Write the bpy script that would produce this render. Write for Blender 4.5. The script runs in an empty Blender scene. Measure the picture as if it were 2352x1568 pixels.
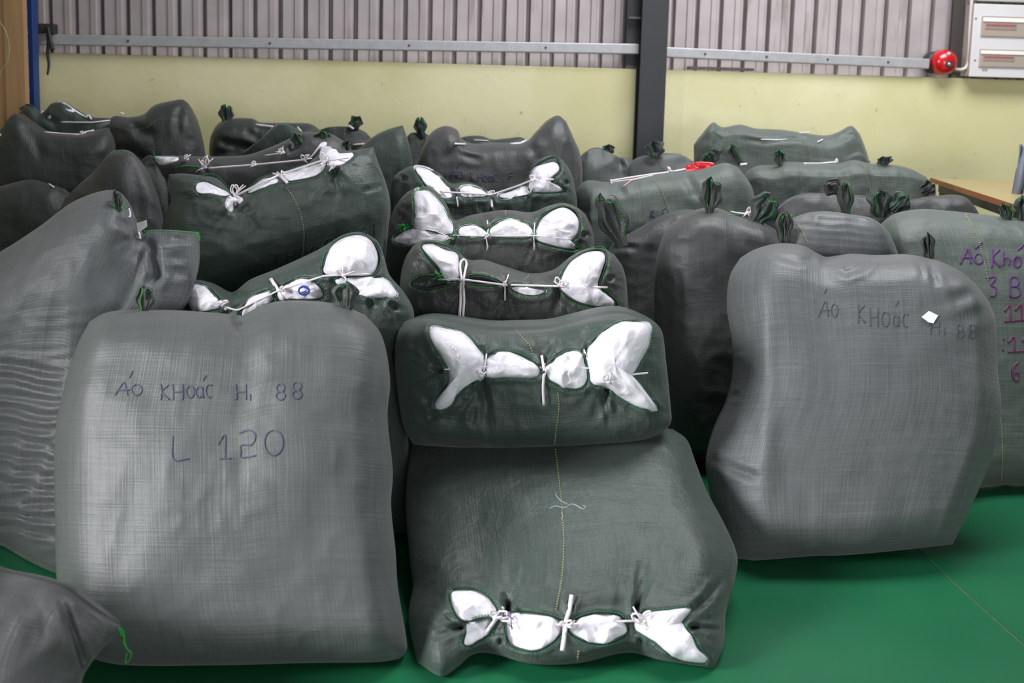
import bpy, math, random
import numpy as np
from mathutils import Vector, Matrix
from mathutils.bvhtree import BVHTree

random.seed(4)
scn = bpy.context.scene
COL = scn.collection

# ------------------------------------------------------------------ camera
F, CX, CY = 2300.0, 1176.0, 477.0          # focal length and principal point for the 2352x1568 frame
PITCH, ROLL = math.radians(6.5), 0.026
CAM = np.array([0.0, 0.0, 1.45])
fwd = np.array([0, math.cos(PITCH), -math.sin(PITCH)])
_u0 = np.array([0, math.sin(PITCH), math.cos(PITCH)])
_r0 = np.array([1.0, 0, 0])
rgt = math.cos(ROLL) * _r0 + math.sin(ROLL) * _u0
upv = math.cos(ROLL) * _u0 - math.sin(ROLL) * _r0
cd = bpy.data.cameras.new('camera')
cam = bpy.data.objects.new('camera', cd)
COL.objects.link(cam)
M = Matrix.Identity(4)
for i in range(3):
    M[i][0], M[i][1], M[i][2], M[i][3] = rgt[i], upv[i], -fwd[i], CAM[i]
cam.matrix_world = M
cd.sensor_width = 36.0
cd.lens = F / 2352 * 36
cd.shift_y = -(784 - CY) / 2352
cd.clip_start = 0.05
cd.dof.use_dof = True
cd.dof.focus_distance = 3.45
cd.dof.aperture_fstop = 2.6
scn.camera = cam

# ------------------------------------------------------------------ world, lights, exposure
w = bpy.data.worlds.new('hall_ambient')
scn.world = w
w.use_nodes = True
w.node_tree.nodes['Background'].inputs[0].default_value = (0.80, 0.83, 0.90, 1)
w.node_tree.nodes['Background'].inputs[1].default_value = 0.13


def area(name, loc, target, sx, sy, power, color):
    ld = bpy.data.lights.new(name, 'AREA')
    ld.shape = 'RECTANGLE'
    ld.size, ld.size_y = sx, sy
    ld.energy = power
    ld.color = color
    o = bpy.data.objects.new(name, ld)
    COL.objects.link(o)
    o.location = loc
    d = Vector(target) - Vector(loc)
    o.rotation_euler = d.to_track_quat('-Z', 'Y').to_euler()
    return o


area('open_door_daylight', (-5.2, 0.2, 2.6), (0.2, 3.3, 0.5), 1.6, 1.7, 135, (1.0, 0.985, 1.0)).data.spread = math.radians(85)
area('side_door_daylight', (2.2, -4.2, 1.3), (0.5, 3.4, 0.6), 4.0, 2.0, 170, (1.0, 0.98, 1.0))
area('skylight_strip', (1.6, 3.7, 4.4), (1.2, 5.0, 0.9), 2.8, 1.4, 175, (0.98, 0.98, 1.0))
scn.view_settings.view_transform = 'Standard'
scn.view_settings.look = 'None'
scn.view_settings.gamma = 1.0
scn.view_settings.use_curve_mapping = False
scn.view_settings.exposure = 0.15


# ------------------------------------------------------------------ geometry helpers
def A(x):
    return np.asarray(x, dtype=float)


def raydir(px, py):
    px, py = A(px), A(py)
    d = (px - CX)[..., None] / F * rgt - (py - CY)[..., None] / F * upv + fwd
    return d


def PY(px, py, Y):
    """points where the sight lines through (px,py) are Y metres into the hall"""
    d = raydir(px, py)
    t = (A(Y) - CAM[1]) / d[..., 1]
    return CAM + d * t[..., None]


def PFLOOR(px, py, z=0.0):
    d = raydir(px, py)
    t = (z - CAM[2]) / d[..., 2]
    return CAM + d * t[..., None]


def proj(p):
    v = A(p) - CAM
    z = v @ fwd
    return CX + F * (v @ rgt) / z, CY - F * (v @ upv) / z


def floor_py(px, Y):
    """image row of the floor at depth Y under image column px"""
    lo, hi = 300.0, 4000.0
    for _ in range(40):
        m = (lo + hi) / 2
        if PY(px, m, Y)[2] > 0:
            lo = m
        else:
            hi = m
    return m


_LAT = np.random.RandomState(7).rand(32, 32, 32) * 2 - 1


def vnoise(p, scale, off=0.0):
    q = p * scale + off
    i = np.floor(q).astype(int)
    f = q - i
    f = f * f * (3 - 2 * f)
    r = 0
    for dx in (0, 1):
        for dy in (0, 1):
            for dz in (0, 1):
                wgt = (f[..., 0] if dx else 1 - f[..., 0]) * (f[..., 1] if dy else 1 - f[..., 1]) * (f[..., 2] if dz else 1 - f[..., 2])
                r = r + wgt * _LAT[(i[..., 0] + dx) % 32, (i[..., 1] + dy) % 32, (i[..., 2] + dz) % 32]
    return r


def catmull(pts, n, closed=False, t=None):
    pts = A(pts)
    if len(pts) == 2 and not closed:
        tt = np.linspace(0, 1, n) if t is None else t
        return pts[0] + (pts[1] - pts[0]) * tt[:, None]
    if closed:
        P = np.vstack([pts[-1], pts, pts[0], pts[1]])
    else:
        P = np.vstack([2 * pts[0] - pts[1], pts, 2 * pts[-1] - pts[-2]])
    out = []
    for i in range(1, len(P) - 2):
        s = np.linspace(0, 1, 14, endpoint=False)[:, None]
        p0, p1, p2, p3 = P[i - 1], P[i], P[i + 1], P[i + 2]
        c = 0.5 * ((2 * p1) + (-p0 + p2) * s + (2 * p0 - 5 * p1 + 4 * p2 - p3) * s ** 2 + (-p0 + 3 * p1 - 3 * p2 + p3) * s ** 3)
        out.append(c)
    C = np.vstack(out + [P[-2][None]])
    L = np.concatenate([[0], np.cumsum(np.linalg.norm(np.diff(C, axis=0), axis=1))])
    L /= L[-1]
    if t is None:
        t = np.linspace(0, 1, n, endpoint=not closed)
    return np.stack([np.interp(t, L, C[:, k]) for k in range(C.shape[1])], 1)


def seg_dist(px, py, line):
    """distance in the traced pattern from points to a polyline, with position along it"""
    line = A(line)
    best = np.full(px.shape, 1e9)
    along = np.zeros(px.shape)
    n = len(line) - 1
    for k in range(n):
        a, b = line[k], line[k + 1]
        d = b - a
        L2 = max(d @ d, 1e-9)
        t = np.clip(((px - a[0]) * d[0] + (py - a[1]) * d[1]) / L2, 0, 1)
        dd = np.hypot(px - a[0] - t * d[0], py - a[1] - t * d[1])
        m = dd < best
        best = np.where(m, dd, best)
        along = np.where(m, (k + t) / n, along)
    return best, along


def inside(px, py, poly):
    poly = A(poly)
    r = np.zeros(px.shape, bool)
    n = len(poly)
    j = n - 1
    for i in range(n):
        xi, yi = poly[i]
        xj, yj = poly[j]
        c = ((yi > py) != (yj > py)) & (px < (xj - xi) * (py - yi) / ((yj - yi) if yj != yi else 1e-9) + xi)
        r ^= c
        j = i
    return r


def link(name, verts, faces, mat, parent=None, origin=None, smooth=True, uvs=None):
    verts = A(verts)
    org = A(origin) if origin is not None else (A(parent['_o']) if parent is not None and '_o' in parent else np.zeros(3))
    me = bpy.data.meshes.new(name)
    me.from_pydata((verts - org).tolist(), [], [tuple(int(i) for i in f) for f in faces])
    if smooth:
        me.polygons.foreach_set('use_smooth', [True] * len(me.polygons))
    if uvs is not None:
        uv = me.uv_layers.new(name='UVMap')
        li = np.empty(len(me.loops), dtype=np.int32)
        me.loops.foreach_get('vertex_index', li)
        uv.data.foreach_set('uv', A(uvs)[li].astype(np.float32).ravel())
    if mat is not None:
        me.materials.append(mat)
    me.update()
    o = bpy.data.objects.new(name, me)
    COL.objects.link(o)
    if parent is not None:
        o.parent = parent
        po = A(parent['_o']) if '_o' in parent else np.zeros(3)
        o.location = org - po
    else:
        o.location = org
    o['_o'] = org.tolist()
    return o


def empty(name, loc):
    o = bpy.data.objects.new(name, None)
    o.empty_display_size = 0.1
    COL.objects.link(o)
    o.location = loc
    o['_o'] = A(loc).tolist()
    return o


def tag(o, label, cat, group=None):
    o['label'] = label
    o['category'] = cat
    if group:
        o['group'] = group
    return o


class MB:
    """collects shapes for one part"""
    def __init__(s):
        s.v, s.f, s.n = [], [], 0

    def add(s, v, f):
        v = A(v)
        s.v.append(v)
        s.f += [tuple(int(i) + s.n for i in q) for q in f]
        s.n += len(v)
        return s

    def tube(s, pts, r, k=6, closed=False, flat=1.0, nrm=None):
        pts = A(pts)
        n = len(pts)
        if n < 2:
            return s
        T = np.gradient(pts, axis=0)
        if closed:
            T = np.roll(pts, -1, 0) - np.roll(pts, 1, 0)
        T /= np.linalg.norm(T, axis=1)[:, None] + 1e-12
        ref = (CAM - pts) if nrm is None else np.tile(A(nrm), (n, 1))
        N = ref - (ref * T).sum(1)[:, None] * T
        N /= np.linalg.norm(N, axis=1)[:, None] + 1e-12
        B = np.cross(T, N)
        r = np.broadcast_to(A(r), (n,))
        V = []
        for j in range(k):
            a = 2 * math.pi * j / k
            V.append(pts + (math.cos(a) * N * flat + math.sin(a) * B) * r[:, None])
        V = np.stack(V, 1).reshape(-1, 3)
        fs = []
        m = n if closed else n - 1
        for i in range(m):
            i2 = (i + 1) % n
            for j in range(k):
                j2 = (j + 1) % k
                fs.append((i * k + j, i2 * k + j, i2 * k + j2, i * k + j2))
        if not closed:
            fs.append(tuple(range(k)))
            fs.append(tuple((n - 1) * k + j for j in range(k))[::-1])
        return s.add(V, fs)

    def box(s, c, half, ax=None, bev=0.0):
        ax = np.eye(3) if ax is None else A(ax)
        c = A(c)
        hx, hy, hz = half
        if bev <= 0:
            V = [c + ax[0] * hx * a + ax[1] * hy * b + ax[2] * hz * d for a in (-1, 1) for b in (-1, 1) for d in (-1, 1)]
            fs = [(0, 1, 3, 2), (4, 6, 7, 5), (0, 4, 5, 1), (2, 3, 7, 6), (0, 2, 6, 4), (1, 5, 7, 3)]
            return s.add(V, fs)
        import bmesh
        bm = bmesh.new()
        bmesh.ops.create_cube(bm, size=2)
        for v in bm.verts:
            v.co = (v.co.x * hx, v.co.y * hy, v.co.z * hz)
        bmesh.ops.bevel(bm, geom=list(bm.edges), offset=bev, segments=2, affect='EDGES', profile=0.5)
        bm.verts.index_update()
        V = [c + ax[0] * v.co.x + ax[1] * v.co.y + ax[2] * v.co.z for v in bm.verts]
        fs = [[v.index for v in f.verts] for f in bm.faces]
        bm.free()
        return s.add(V, fs)

    def lathe(s, c, axis, prof, k=32):
        axis = A(axis) / np.linalg.norm(axis)
        t = np.array([0, 0, 1.0]) if abs(axis[2]) < .9 else np.array([1.0, 0, 0])
        a1 = np.cross(axis, t); a1 /= np.linalg.norm(a1)
        a2 = np.cross(axis, a1)
        V, fs = [], []
        for (r, h) in prof:
            for j in range(k):
                an = 2 * math.pi * j / k
                V.append(A(c) + axis * h + (a1 * math.cos(an) + a2 * math.sin(an)) * max(r, 1e-5))
        for i in range(len(prof) - 1):
            for j in range(k):
                j2 = (j + 1) % k
                fs.append((i * k + j, i * k + j2, (i + 1) * k + j2, (i + 1) * k + j))
        return s.add(V, fs)

    def build(s, name, mat, parent=None, origin=None, smooth=True):
        return link(name, np.vstack(s.v), s.f, mat, parent, origin, smooth)


# ------------------------------------------------------------------ materials
def srgb(r, g, b):
    return tuple(((c / 255) / 12.92 if c / 255 <= .04045 else ((c / 255 + .055) / 1.055) ** 2.4) for c in (r, g, b)) + (1.0,)


def newmat(name):
    m = bpy.data.materials.new(name)
    m.use_nodes = True
    nt = m.node_tree
    return m, nt, nt.nodes, nt.links, nt.nodes['Principled BSDF']


def simple(name, rgb, rough=.5, metal=0, coat=0, spec=.5, noise=0.0, nscale=8, bump=0.0, bscale=60):
    m, nt, N, L, b = newmat(name)
    b.inputs['Roughness'].default_value = rough
    b.inputs['Metallic'].default_value = metal
    b.inputs['Coat Weight'].default_value = coat
    b.inputs['Specular IOR Level'].default_value = spec
    c = srgb(*rgb)
    b.inputs['Base Color'].default_value = c
    tc = N.new('ShaderNodeTexCoord')
    if noise > 0:
        nz = N.new('ShaderNodeTexNoise'); nz.inputs['Scale'].default_value = nscale; nz.inputs['Detail'].default_value = 6
        L.new(tc.outputs['Object'], nz.inputs['Vector'])
        mx = N.new('ShaderNodeMix'); mx.data_type = 'RGBA'
        mx.inputs[6].default_value = tuple(x * (1 - noise) for x in c[:3]) + (1,)
        mx.inputs[7].default_value = tuple(min(1, x * (1 + noise)) for x in c[:3]) + (1,)
        L.new(nz.outputs['Fac'], mx.inputs[0])
        L.new(mx.outputs[2], b.inputs['Base Color'])
    if bump > 0:
        n2 = N.new('ShaderNodeTexNoise'); n2.inputs['Scale'].default_value = bscale; n2.inputs['Detail'].default_value = 4
        L.new(tc.outputs['Object'], n2.inputs['Vector'])
        bp = N.new('ShaderNodeBump'); bp.inputs['Strength'].default_value = bump; bp.inputs['Distance'].default_value = .01
        L.new(n2.outputs['Fac'], bp.inputs['Height']); L.new(bp.outputs[0], b.inputs['Normal'])
    return m


def sackmat(name, rgb, rough=.46, streak=.30, sheen=.3, grid=1.0, crinkle=0.25):
    """woven polypropylene: thin tapes crossing, slightly uneven, with a plastic shine"""
    m, nt, N, L, b = newmat(name)
    uv = N.new('ShaderNodeTexCoord')

    def stretched(sx, sy, detail=3.0):
        mp = N.new('ShaderNodeMapping'); mp.inputs['Scale'].default_value = (sx, sy, 1)
        L.new(uv.outputs['UV'], mp.inputs['Vector'])
        nz = N.new('ShaderNodeTexNoise'); nz.inputs['Scale'].default_value = 1.0; nz.inputs['Detail'].default_value = detail
        L.new(mp.outputs[0], nz.inputs['Vector'])
        return nz.outputs['Fac']

    def math_(op, a, c):
        n = N.new('ShaderNodeMath'); n.operation = op
        for i, x in enumerate((a, c)):
            if isinstance(x, (int, float)):
                n.inputs[i].default_value = x
            else:
                L.new(x, n.inputs[i])
        return n.outputs[0]
    warp = stretched(210, 3.0)
    weft = stretched(3.0, 210)
    broad = stretched(5, 5)
    s1 = math_('ADD', math_('MULTIPLY', warp, .5), math_('MULTIPLY', weft, .5))
    s1 = math_('ADD', math_('MULTIPLY', s1, .8), math_('MULTIPLY', broad, .2))
    rmp = N.new('ShaderNodeMapRange')
    rmp.inputs[1].default_value = .36; rmp.inputs[2].default_value = .64
    L.new(s1, rmp.inputs[0])
    c = srgb(*rgb)
    mx = N.new('ShaderNodeMix'); mx.data_type = 'RGBA'
    mx.inputs[6].default_value = tuple(x * (1 - streak) for x in c[:3]) + (1,)
    mx.inputs[7].default_value = tuple(min(1, x * (1 + streak)) for x in c[:3]) + (1,)
    L.new(rmp.outputs[0], mx.inputs[0])
    L.new(mx.outputs[2], b.inputs['Base Color'])
    # weave relief
    sep = N.new('ShaderNodeSeparateXYZ'); L.new(uv.outputs['UV'], sep.inputs[0])
    k = 2 * math.pi / .0055
    wx = math_('SINE', math_('MULTIPLY', sep.outputs[0], k), 0)
    wy = math_('SINE', math_('MULTIPLY', sep.outputs[1], k), 0)
    weave = math_('MULTIPLY', wx, wy)
    h = math_('ADD', math_('MULTIPLY', weave, .12 * grid), math_('MULTIPLY', math_('ADD', warp, weft), .9 * grid))
    bp = N.new('ShaderNodeBump'); bp.inputs['Strength'].default_value = .65; bp.inputs['Distance'].default_value = .0022
    L.new(h, bp.inputs['Height'])
    nz = N.new('ShaderNodeTexNoise'); nz.inputs['Scale'].default_value = 16; nz.inputs['Detail'].default_value = 5; nz.inputs['Roughness'].default_value = .6
    nz.inputs['Distortion'].default_value = .6
    L.new(uv.outputs['Object'], nz.inputs['Vector'])
    b2 = N.new('ShaderNodeBump'); b2.inputs['Strength'].default_value = crinkle; b2.inputs['Distance'].default_value = .014
    L.new(nz.outputs['Fac'], b2.inputs['Height']); L.new(bp.outputs[0], b2.inputs['Normal'])
    L.new(b2.outputs[0], b.inputs['Normal'])
    b.inputs['Roughness'].default_value = rough
    b.inputs['Specular IOR Level'].default_value = .55
    b.inputs['Sheen Weight'].default_value = sheen * .4
    b.inputs['Sheen Roughness'].default_value = .5
    return m


M_GREY = sackmat('woven_grey', (86, 90, 91), rough=.46, streak=.24, crinkle=.10)
M_GREYD = sackmat('woven_dark_grey', (68, 70, 70), rough=.47, streak=.24)
M_GREYG = sackmat('woven_grey_green', (78, 83, 82), rough=.47, streak=.20, crinkle=.08)
M_GREEN = sackmat('woven_green', (54, 68, 62), rough=.47, streak=.20, crinkle=.4)
M_GREENL = sackmat('woven_pale_green', (84, 94, 88), rough=.53, streak=.26)
M_DARK = sackmat('woven_dark_green', (50, 56, 53), rough=.47, streak=.2, crinkle=.4)
M_CRINK = sackmat('woven_crinkled', (56, 68, 62), rough=.4, streak=.2, crinkle=.6)
M_CRINKG = sackmat('woven_crinkled_grey', (66, 70, 68), rough=.4, streak=.2, crinkle=.6)
M_HEM = simple('hem_fabric', (38, 58, 48), .6)
M_THREAD = simple('green_thread', (28, 165, 62), .6)
M_THREADD = simple('dull_green_thread', (50, 128, 92), .6)
M_YTHREAD = simple('yellow_thread', (156, 158, 112), .7)
M_STRING = simple('white_plastic_string', (232, 224, 230), .35, coat=.4)
M_INK = simple('marker_ink_blue_black', (64, 68, 90), .6)
M_INKF = simple('marker_ink_faint', (66, 71, 78), .6)
M_INKP = simple('marker_ink_purple', (84, 50, 104), .6)
M_INKM = simple('marker_ink_maroon', (98, 42, 84), .6)
M_INKD = simple('marker_ink_dim', (45, 57, 54), .6)
M_CHALK = simple('pale_chalk', (135, 150, 150), .8)
M_PAPER = simple('white_paper', (235, 236, 236), .6)
M_RED = simple('red_plastic_bag', (190, 30, 42), .3, coat=.5)


def bundlemat():
    m, nt, N, L, b = newmat('clear_wrapped_white_garments')
    b.inputs['Base Color'].default_value = srgb(236, 233, 242)
    b.inputs['Roughness'].default_value = .55
    b.inputs['Coat Weight'].default_value = .8
    b.inputs['Coat Roughness'].default_value = .05
    b.inputs['Subsurface Weight'].default_value = .08
    tc = N.new('ShaderNodeTexCoord')
    nz = N.new('ShaderNodeTexNoise'); nz.inputs['Scale'].default_value = 17; nz.inputs['Detail'].default_value = 4; nz.inputs['Distortion'].default_value = 1.3
    L.new(tc.outputs['Object'], nz.inputs['Vector'])
    vz = N.new('ShaderNodeTexVoronoi'); vz.feature = 'DISTANCE_TO_EDGE'; vz.inputs['Scale'].default_value = 14
    L.new(tc.outputs['Object'], vz.inputs['Vector'])
    ad = N.new('ShaderNodeMath'); ad.operation = 'ADD'
    mu = N.new('ShaderNodeMath'); mu.operation = 'MULTIPLY'; mu.inputs[1].default_value = .7
    L.new(vz.outputs[0], mu.inputs[0]); L.new(nz.outputs['Fac'], ad.inputs[0]); L.new(mu.outputs[0], ad.inputs[1])
    bp = N.new('ShaderNodeBump'); bp.inputs['Strength'].default_value = .9; bp.inputs['Distance'].default_value = .016
    L.new(ad.outputs[0], bp.inputs['Height'])
    L.new(bp.outputs[0], b.inputs['Coat Normal'])
    b3 = N.new('ShaderNodeBump'); b3.inputs['Strength'].default_value = .35; b3.inputs['Distance'].default_value = .012
    L.new(nz.outputs['Fac'], b3.inputs['Height'])
    L.new(b3.outputs[0], b.inputs['Normal'])
    return m


M_BUNDLE = bundlemat()


# ------------------------------------------------------------------ setting
YAW = math.radians(4.0)
WA = np.array([math.cos(YAW), math.sin(YAW), 0])        # along the back wall
WN = np.array([math.sin(YAW), -math.cos(YAW), 0])       # towards the hall
UZ = np.array([0, 0, 1.0])
W0 = PY(1490, 300, 5.8); W0[2] = 0


def WALL(px, py, off=0.0):
    d = raydir(px, py)
    t = ((W0 + WN * off - CAM) @ WN) / (d @ WN)
    return CAM + d * t[..., None]


def wc(p):
    """along-wall and height coordinates"""
    return float((A(p) - W0) @ WA), float(p[2])


def floor_mat():
    m, nt, N, L, b = newmat('green_epoxy_floor')
    tc = N.new('ShaderNodeTexCoord')
    nz = N.new('ShaderNodeTexNoise'); nz.inputs['Scale'].default_value = 2.2; nz.inputs['Detail'].default_value = 8
    L.new(tc.outputs['Object'], nz.inputs['Vector'])
    mx = N.new('ShaderNodeMix'); mx.data_type = 'RGBA'
    mx.inputs[6].default_value = srgb(22, 90, 58); mx.inputs[7].default_value = srgb(32, 110, 72)
    L.new(nz.outputs['Fac'], mx.inputs[0])
    # scuffs and crumbs
    n2 = N.new('ShaderNodeTexNoise'); n2.inputs['Scale'].default_value = 26; n2.inputs['Detail'].default_value = 5
    L.new(tc.outputs['Object'], n2.inputs['Vector'])
    r = N.new('ShaderNodeMapRange'); r.inputs[1].default_value = .70; r.inputs[2].default_value = .80
    L.new(n2.outputs['Fac'], r.inputs[0])
    m2 = N.new('ShaderNodeMix'); m2.data_type = 'RGBA'; m2.inputs[7].default_value = srgb(105, 120, 88)
    mu = N.new('ShaderNodeMath'); mu.operation = 'MULTIPLY'; mu.inputs[1].default_value = .5
    L.new(r.outputs[0], mu.inputs[0]); L.new(mu.outputs[0], m2.inputs[0])
    L.new(mx.outputs[2], m2.inputs[6]); L.new(m2.outputs[2], b.inputs['Base Color'])
    rr = N.new('ShaderNodeMapRange'); rr.inputs[3].default_value = .22; rr.inputs[4].default_value = .42
    L.new(nz.outputs['Fac'], rr.inputs[0]); L.new(rr.outputs[0], b.inputs['Roughness'])
    b.inputs['Specular IOR Level'].default_value = .4
    return m


M_FLOOR = floor_mat()
j0, j1 = PFLOOR(2108, 1262), PFLOOR(2352, 1480)
jd = (j1 - j0)[:2]; jd /= np.linalg.norm(jd)
ja = j0[:2] - jd * 6; jb = j0[:2] + jd * 6
jn = np.array([-jd[1], jd[0]]) * .004
# two floor slabs with an open saw-cut joint between them
fl = MB()
jn = jn if jn[0] > 0 else -jn
left = [(-7, -4), (ja - jn) if ja[1] < jb[1] else (jb - jn), (jb - jn) if ja[1] < jb[1] else (ja - jn), (-7, 9)]
right = [(ja + jn) if ja[1] < jb[1] else (jb + jn), (9, -4), (9, 9), (jb + jn) if ja[1] < jb[1] else (ja + jn)]
for q in (left, right):
    V = [(p[0], p[1], 0.0) for p in q] + [(p[0], p[1], -.12) for p in q]
    fl.add(V, [(0, 1, 2, 3), (7, 6, 5, 4), (0, 4, 5, 1), (1, 5, 6, 2), (2, 6, 7, 3), (3, 7, 4, 0)])
o = fl.build('floor', M_FLOOR, smooth=False); o['kind'] = 'structure'; o['label'] = 'glossy green epoxy floor'
jt = MB()
jt.add([(p[0], p[1], -.0035) for p in (ja - jn * 2, ja + jn * 2, jb + jn * 2, jb - jn * 2)], [(0, 1, 2, 3)])
o = jt.build('joint_filler', simple('joint_grit', (112, 118, 96), .9, noise=.4, nscale=40), o, smooth=False)


def wall_mat():
    m, nt, N, L, b = newmat('pale_yellow_plaster')
    tc = N.new('ShaderNodeTexCoord')
    nz = N.new('ShaderNodeTexNoise'); nz.inputs['Scale'].default_value = 1.3; nz.inputs['Detail'].default_value = 5
    L.new(tc.outputs['Object'], nz.inputs['Vector'])
    mx = N.new('ShaderNodeMix'); mx.data_type = 'RGBA'
    mx.inputs[6].default_value = srgb(208, 204, 156); mx.inputs[7].default_value = srgb(224, 219, 178)
    rp = N.new('ShaderNodeMapRange'); rp.inputs[1].default_value = .4; rp.inputs[2].default_value = .6
    L.new(nz.outputs['Fac'], rp.inputs[0]); L.new(rp.outputs[0], mx.inputs[0])
    n2 = N.new('ShaderNodeTexNoise'); n2.inputs['Scale'].default_value = 22; n2.inputs['Detail'].default_value = 8
    L.new(tc.outputs['Object'], n2.inputs['Vector'])
    r = N.new('ShaderNodeMapRange'); r.inputs[1].default_value = .68; r.inputs[2].default_value = .82
    L.new(n2.outputs['Fac'], r.inputs[0])
    m2 = N.new('ShaderNodeMix'); m2.data_type = 'RGBA'; m2.inputs[7].default_value = srgb(140, 136, 100)
    L.new(r.outputs[0], m2.inputs[0]); L.new(mx.outputs[2], m2.inputs[6]); L.new(m2.outputs[2], b.inputs['Base Color'])
    bp = N.new('ShaderNodeBump'); bp.inputs['Strength'].default_value = .15; bp.inputs['Distance'].default_value = .01
    L.new(n2.outputs['Fac'], bp.inputs['Height']); L.new(bp.outputs[0], b.inputs['Normal'])
    b.inputs['Roughness'].default_value = .65
    return m


zt = (WALL(500, 133)[2] + WALL(1400, 153)[2] + WALL(1900, 173)[2]) / 3
WT = .14
mb = MB().box(W0 - WN * WT / 2 + UZ * zt / 2 + WA * .5, (6.5, WT / 2, zt / 2), [WA, -WN, UZ], .006)
wb = mb.build('wall_back', wall_mat(), smooth=False); wb['kind'] = 'structure'; wb['label'] = 'low pale yellow masonry wall'


def steel_mat():
    m, nt, N, L, b = newmat('weathered_zinc_sheet')
    tc = N.new('ShaderNodeTexCoord')
    nz = N.new('ShaderNodeTexNoise'); nz.inputs['Scale'].default_value = 7; nz.inputs['Detail'].default_value = 7
    L.new(tc.outputs['Object'], nz.inputs['Vector'])
    mx = N.new('ShaderNodeMix'); mx.data_type = 'RGBA'
    mx.inputs[6].default_value = srgb(158, 148, 148); mx.inputs[7].default_value = srgb(192, 184, 186)
    L.new(nz.outputs['Fac'], mx.inputs[0])
    mp = N.new('ShaderNodeMapping'); mp.inputs['Scale'].default_value = (5, 5, .8)
    L.new(tc.outputs['Object'], mp.inputs[0])
    n2 = N.new('ShaderNodeTexNoise'); n2.inputs['Scale'].default_value = 2.2; n2.inputs['Detail'].default_value = 6
    L.new(mp.outputs[0], n2.inputs['Vector'])
    r = N.new('ShaderNodeMapRange'); r.inputs[1].default_value = .60; r.inputs[2].default_value = .78
    L.new(n2.outputs['Fac'], r.inputs[0])
    m2 = N.new('ShaderNodeMix'); m2.data_type = 'RGBA'; m2.inputs[7].default_value = srgb(104, 86, 82)
    L.new(r.outputs[0], m2.inputs[0]); L.new(mx.outputs[2], m2.inputs[6]); L.new(m2.outputs[2], b.inputs['Base Color'])
    b.inputs['Roughness'].default_value = .5
    b.inputs['Metallic'].default_value = .15
    return m


M_ZINC = steel_mat()
M_GAP = simple('dark_seam', (52, 46, 42), .9)
# corrugated cladding above the masonry: one object per sheet, 6 ribs each
cl = empty('wall_cladding', W0 + UZ * zt); cl['kind'] = 'structure'; cl['label'] = 'corrugated grey steel cladding above the yellow wall'
rib = wc(WALL(455 * .34 + 60.4, 60))[0] - wc(WALL(455 * .34, 60))[0]
s_start = wc(WALL(155, 60))[0]
back = .07
for k in range(-8, 12):
    V, fs = [], []
    m = MB()
    prof = []
    for j in range(6):
        s0 = s_start + (k * 6 + j) * rib
        # recess (dark stripe) | broad flat | bright slope | narrow crown
        for (ds, dn) in ((.0, -.070), (.16, -.070), (.18, 0.0), (.62, 0.0), (.66, .010), (.86, .012), (.90, 0.0), (.985, 0.0)):
            prof.append((s0 + ds * rib, dn))
    prof.append((s_start + (k * 6 + 6) * rib + .01, -.070))
    dz = .002 * (k % 2)
    z0, z1 = zt - .25, zt + 1.9
    off = back + .035
    for (s, dn) in prof:
        for z in (z0, z1):
            V.append(W0 + WA * s + WN * (dn - off + dz) + UZ * z)
    for i in range(len(prof) - 1):
        fs.append((2 * i, 2 * i + 2, 2 * i + 3, 2 * i + 1))
    m.add(V, fs)
    sh = m.build('corrugated_sheet', M_ZINC, cl, smooth=False)
    so = sh.modifiers.new('sheet_thickness', 'SOLIDIFY'); so.thickness = .002


def galv():
    return simple('galvanised_steel', (172, 173, 176), .45, metal=.2, noise=.22, nscale=22, bump=.1)


M_GALV = galv()
# square steel rail bolted across the cladding
for (a, b2, lbl, nm) in (((84, 91), (1466, 113), 'long galvanised square rail across the cladding left of the black column', 'steel_rail'),
                         ((1524, 120), (2130, 147), 'galvanised square rail between the black column and the red alarm bell', 'steel_rail')):
    pa, pb = WALL(a[0], a[1], .03), WALL(b2[0], b2[1], .03)
    L_ = np.linalg.norm(pb - pa)
    ax = (pb - pa) / L_
    up_ = np.cross(ax, np.cross(UZ, ax)); up_ /= np.linalg.norm(up_)
    r_ = empty(nm, pa)
    tag(r_, lbl, 'rail', 'horizontal rails on the cladding')
    MB().box((pa + pb) / 2, (L_ / 2, .03, .029), [ax, WN, up_], .006).build('rail_tube', M_GALV, r_, smooth=False)
    M_BOLT = simple('rusty_bolt', (96, 70, 55), .8)
    for f_ in np.arange(.15, 1, .23):
        MB().lathe(pa + (pb - pa) * f_ + WN * .03, WN, [(.0, .005), (.006, .005), (.007, 0), (.007, -.002)], 8).build('bolt', M_BOLT, r_)

wl = MB().box((-3.25, 3.65, 1.5), (.05, 2.15, 1.5), None, .004).build('wall_left_blocker', simple('light_blocker', (150, 146, 120), .8), smooth=False)  # unseen wall added to keep the door light off the rear left sacks
wl['kind'] = 'structure'; wl['label'] = 'added out-of-view partition shading the far left sacks'

# black steel H column in front of the wall
M_BLACK = simple('black_painted_steel', (46, 48, 52), .5, noise=.15, nscale=10)
cL, cR = WALL(1464, 300, .12), WALL(1524, 300, .12)
cc = (cL + cR) / 2; cwid = np.linalg.norm(cR - cL) / 2
col_ = empty('steel_column', (cc[0], cc[1], 0))
tag(col_, 'black painted steel H column standing before the yellow wall', 'column')
cz = zt + 1.9
MB().box((cc[0], cc[1], cz / 2), (cwid, .006, cz / 2), [WA, WN, UZ], .002).build('front_flange', M_BLACK, col_, smooth=False)
b_ = cc - WN * .075
MB().box((b_[0], b_[1], cz / 2), (.004, .07, cz / 2), [WA, WN, UZ]).build('web', M_BLACK, col_, smooth=False)
b_ = cc - WN * .107 - WA * .0
MB().box((b_[0], b_[1], cz / 2 + .0), (cwid, .006, cz / 2), [WA, WN, UZ], .002).build('rear_flange', M_BLACK, col_, smooth=False)
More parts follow.
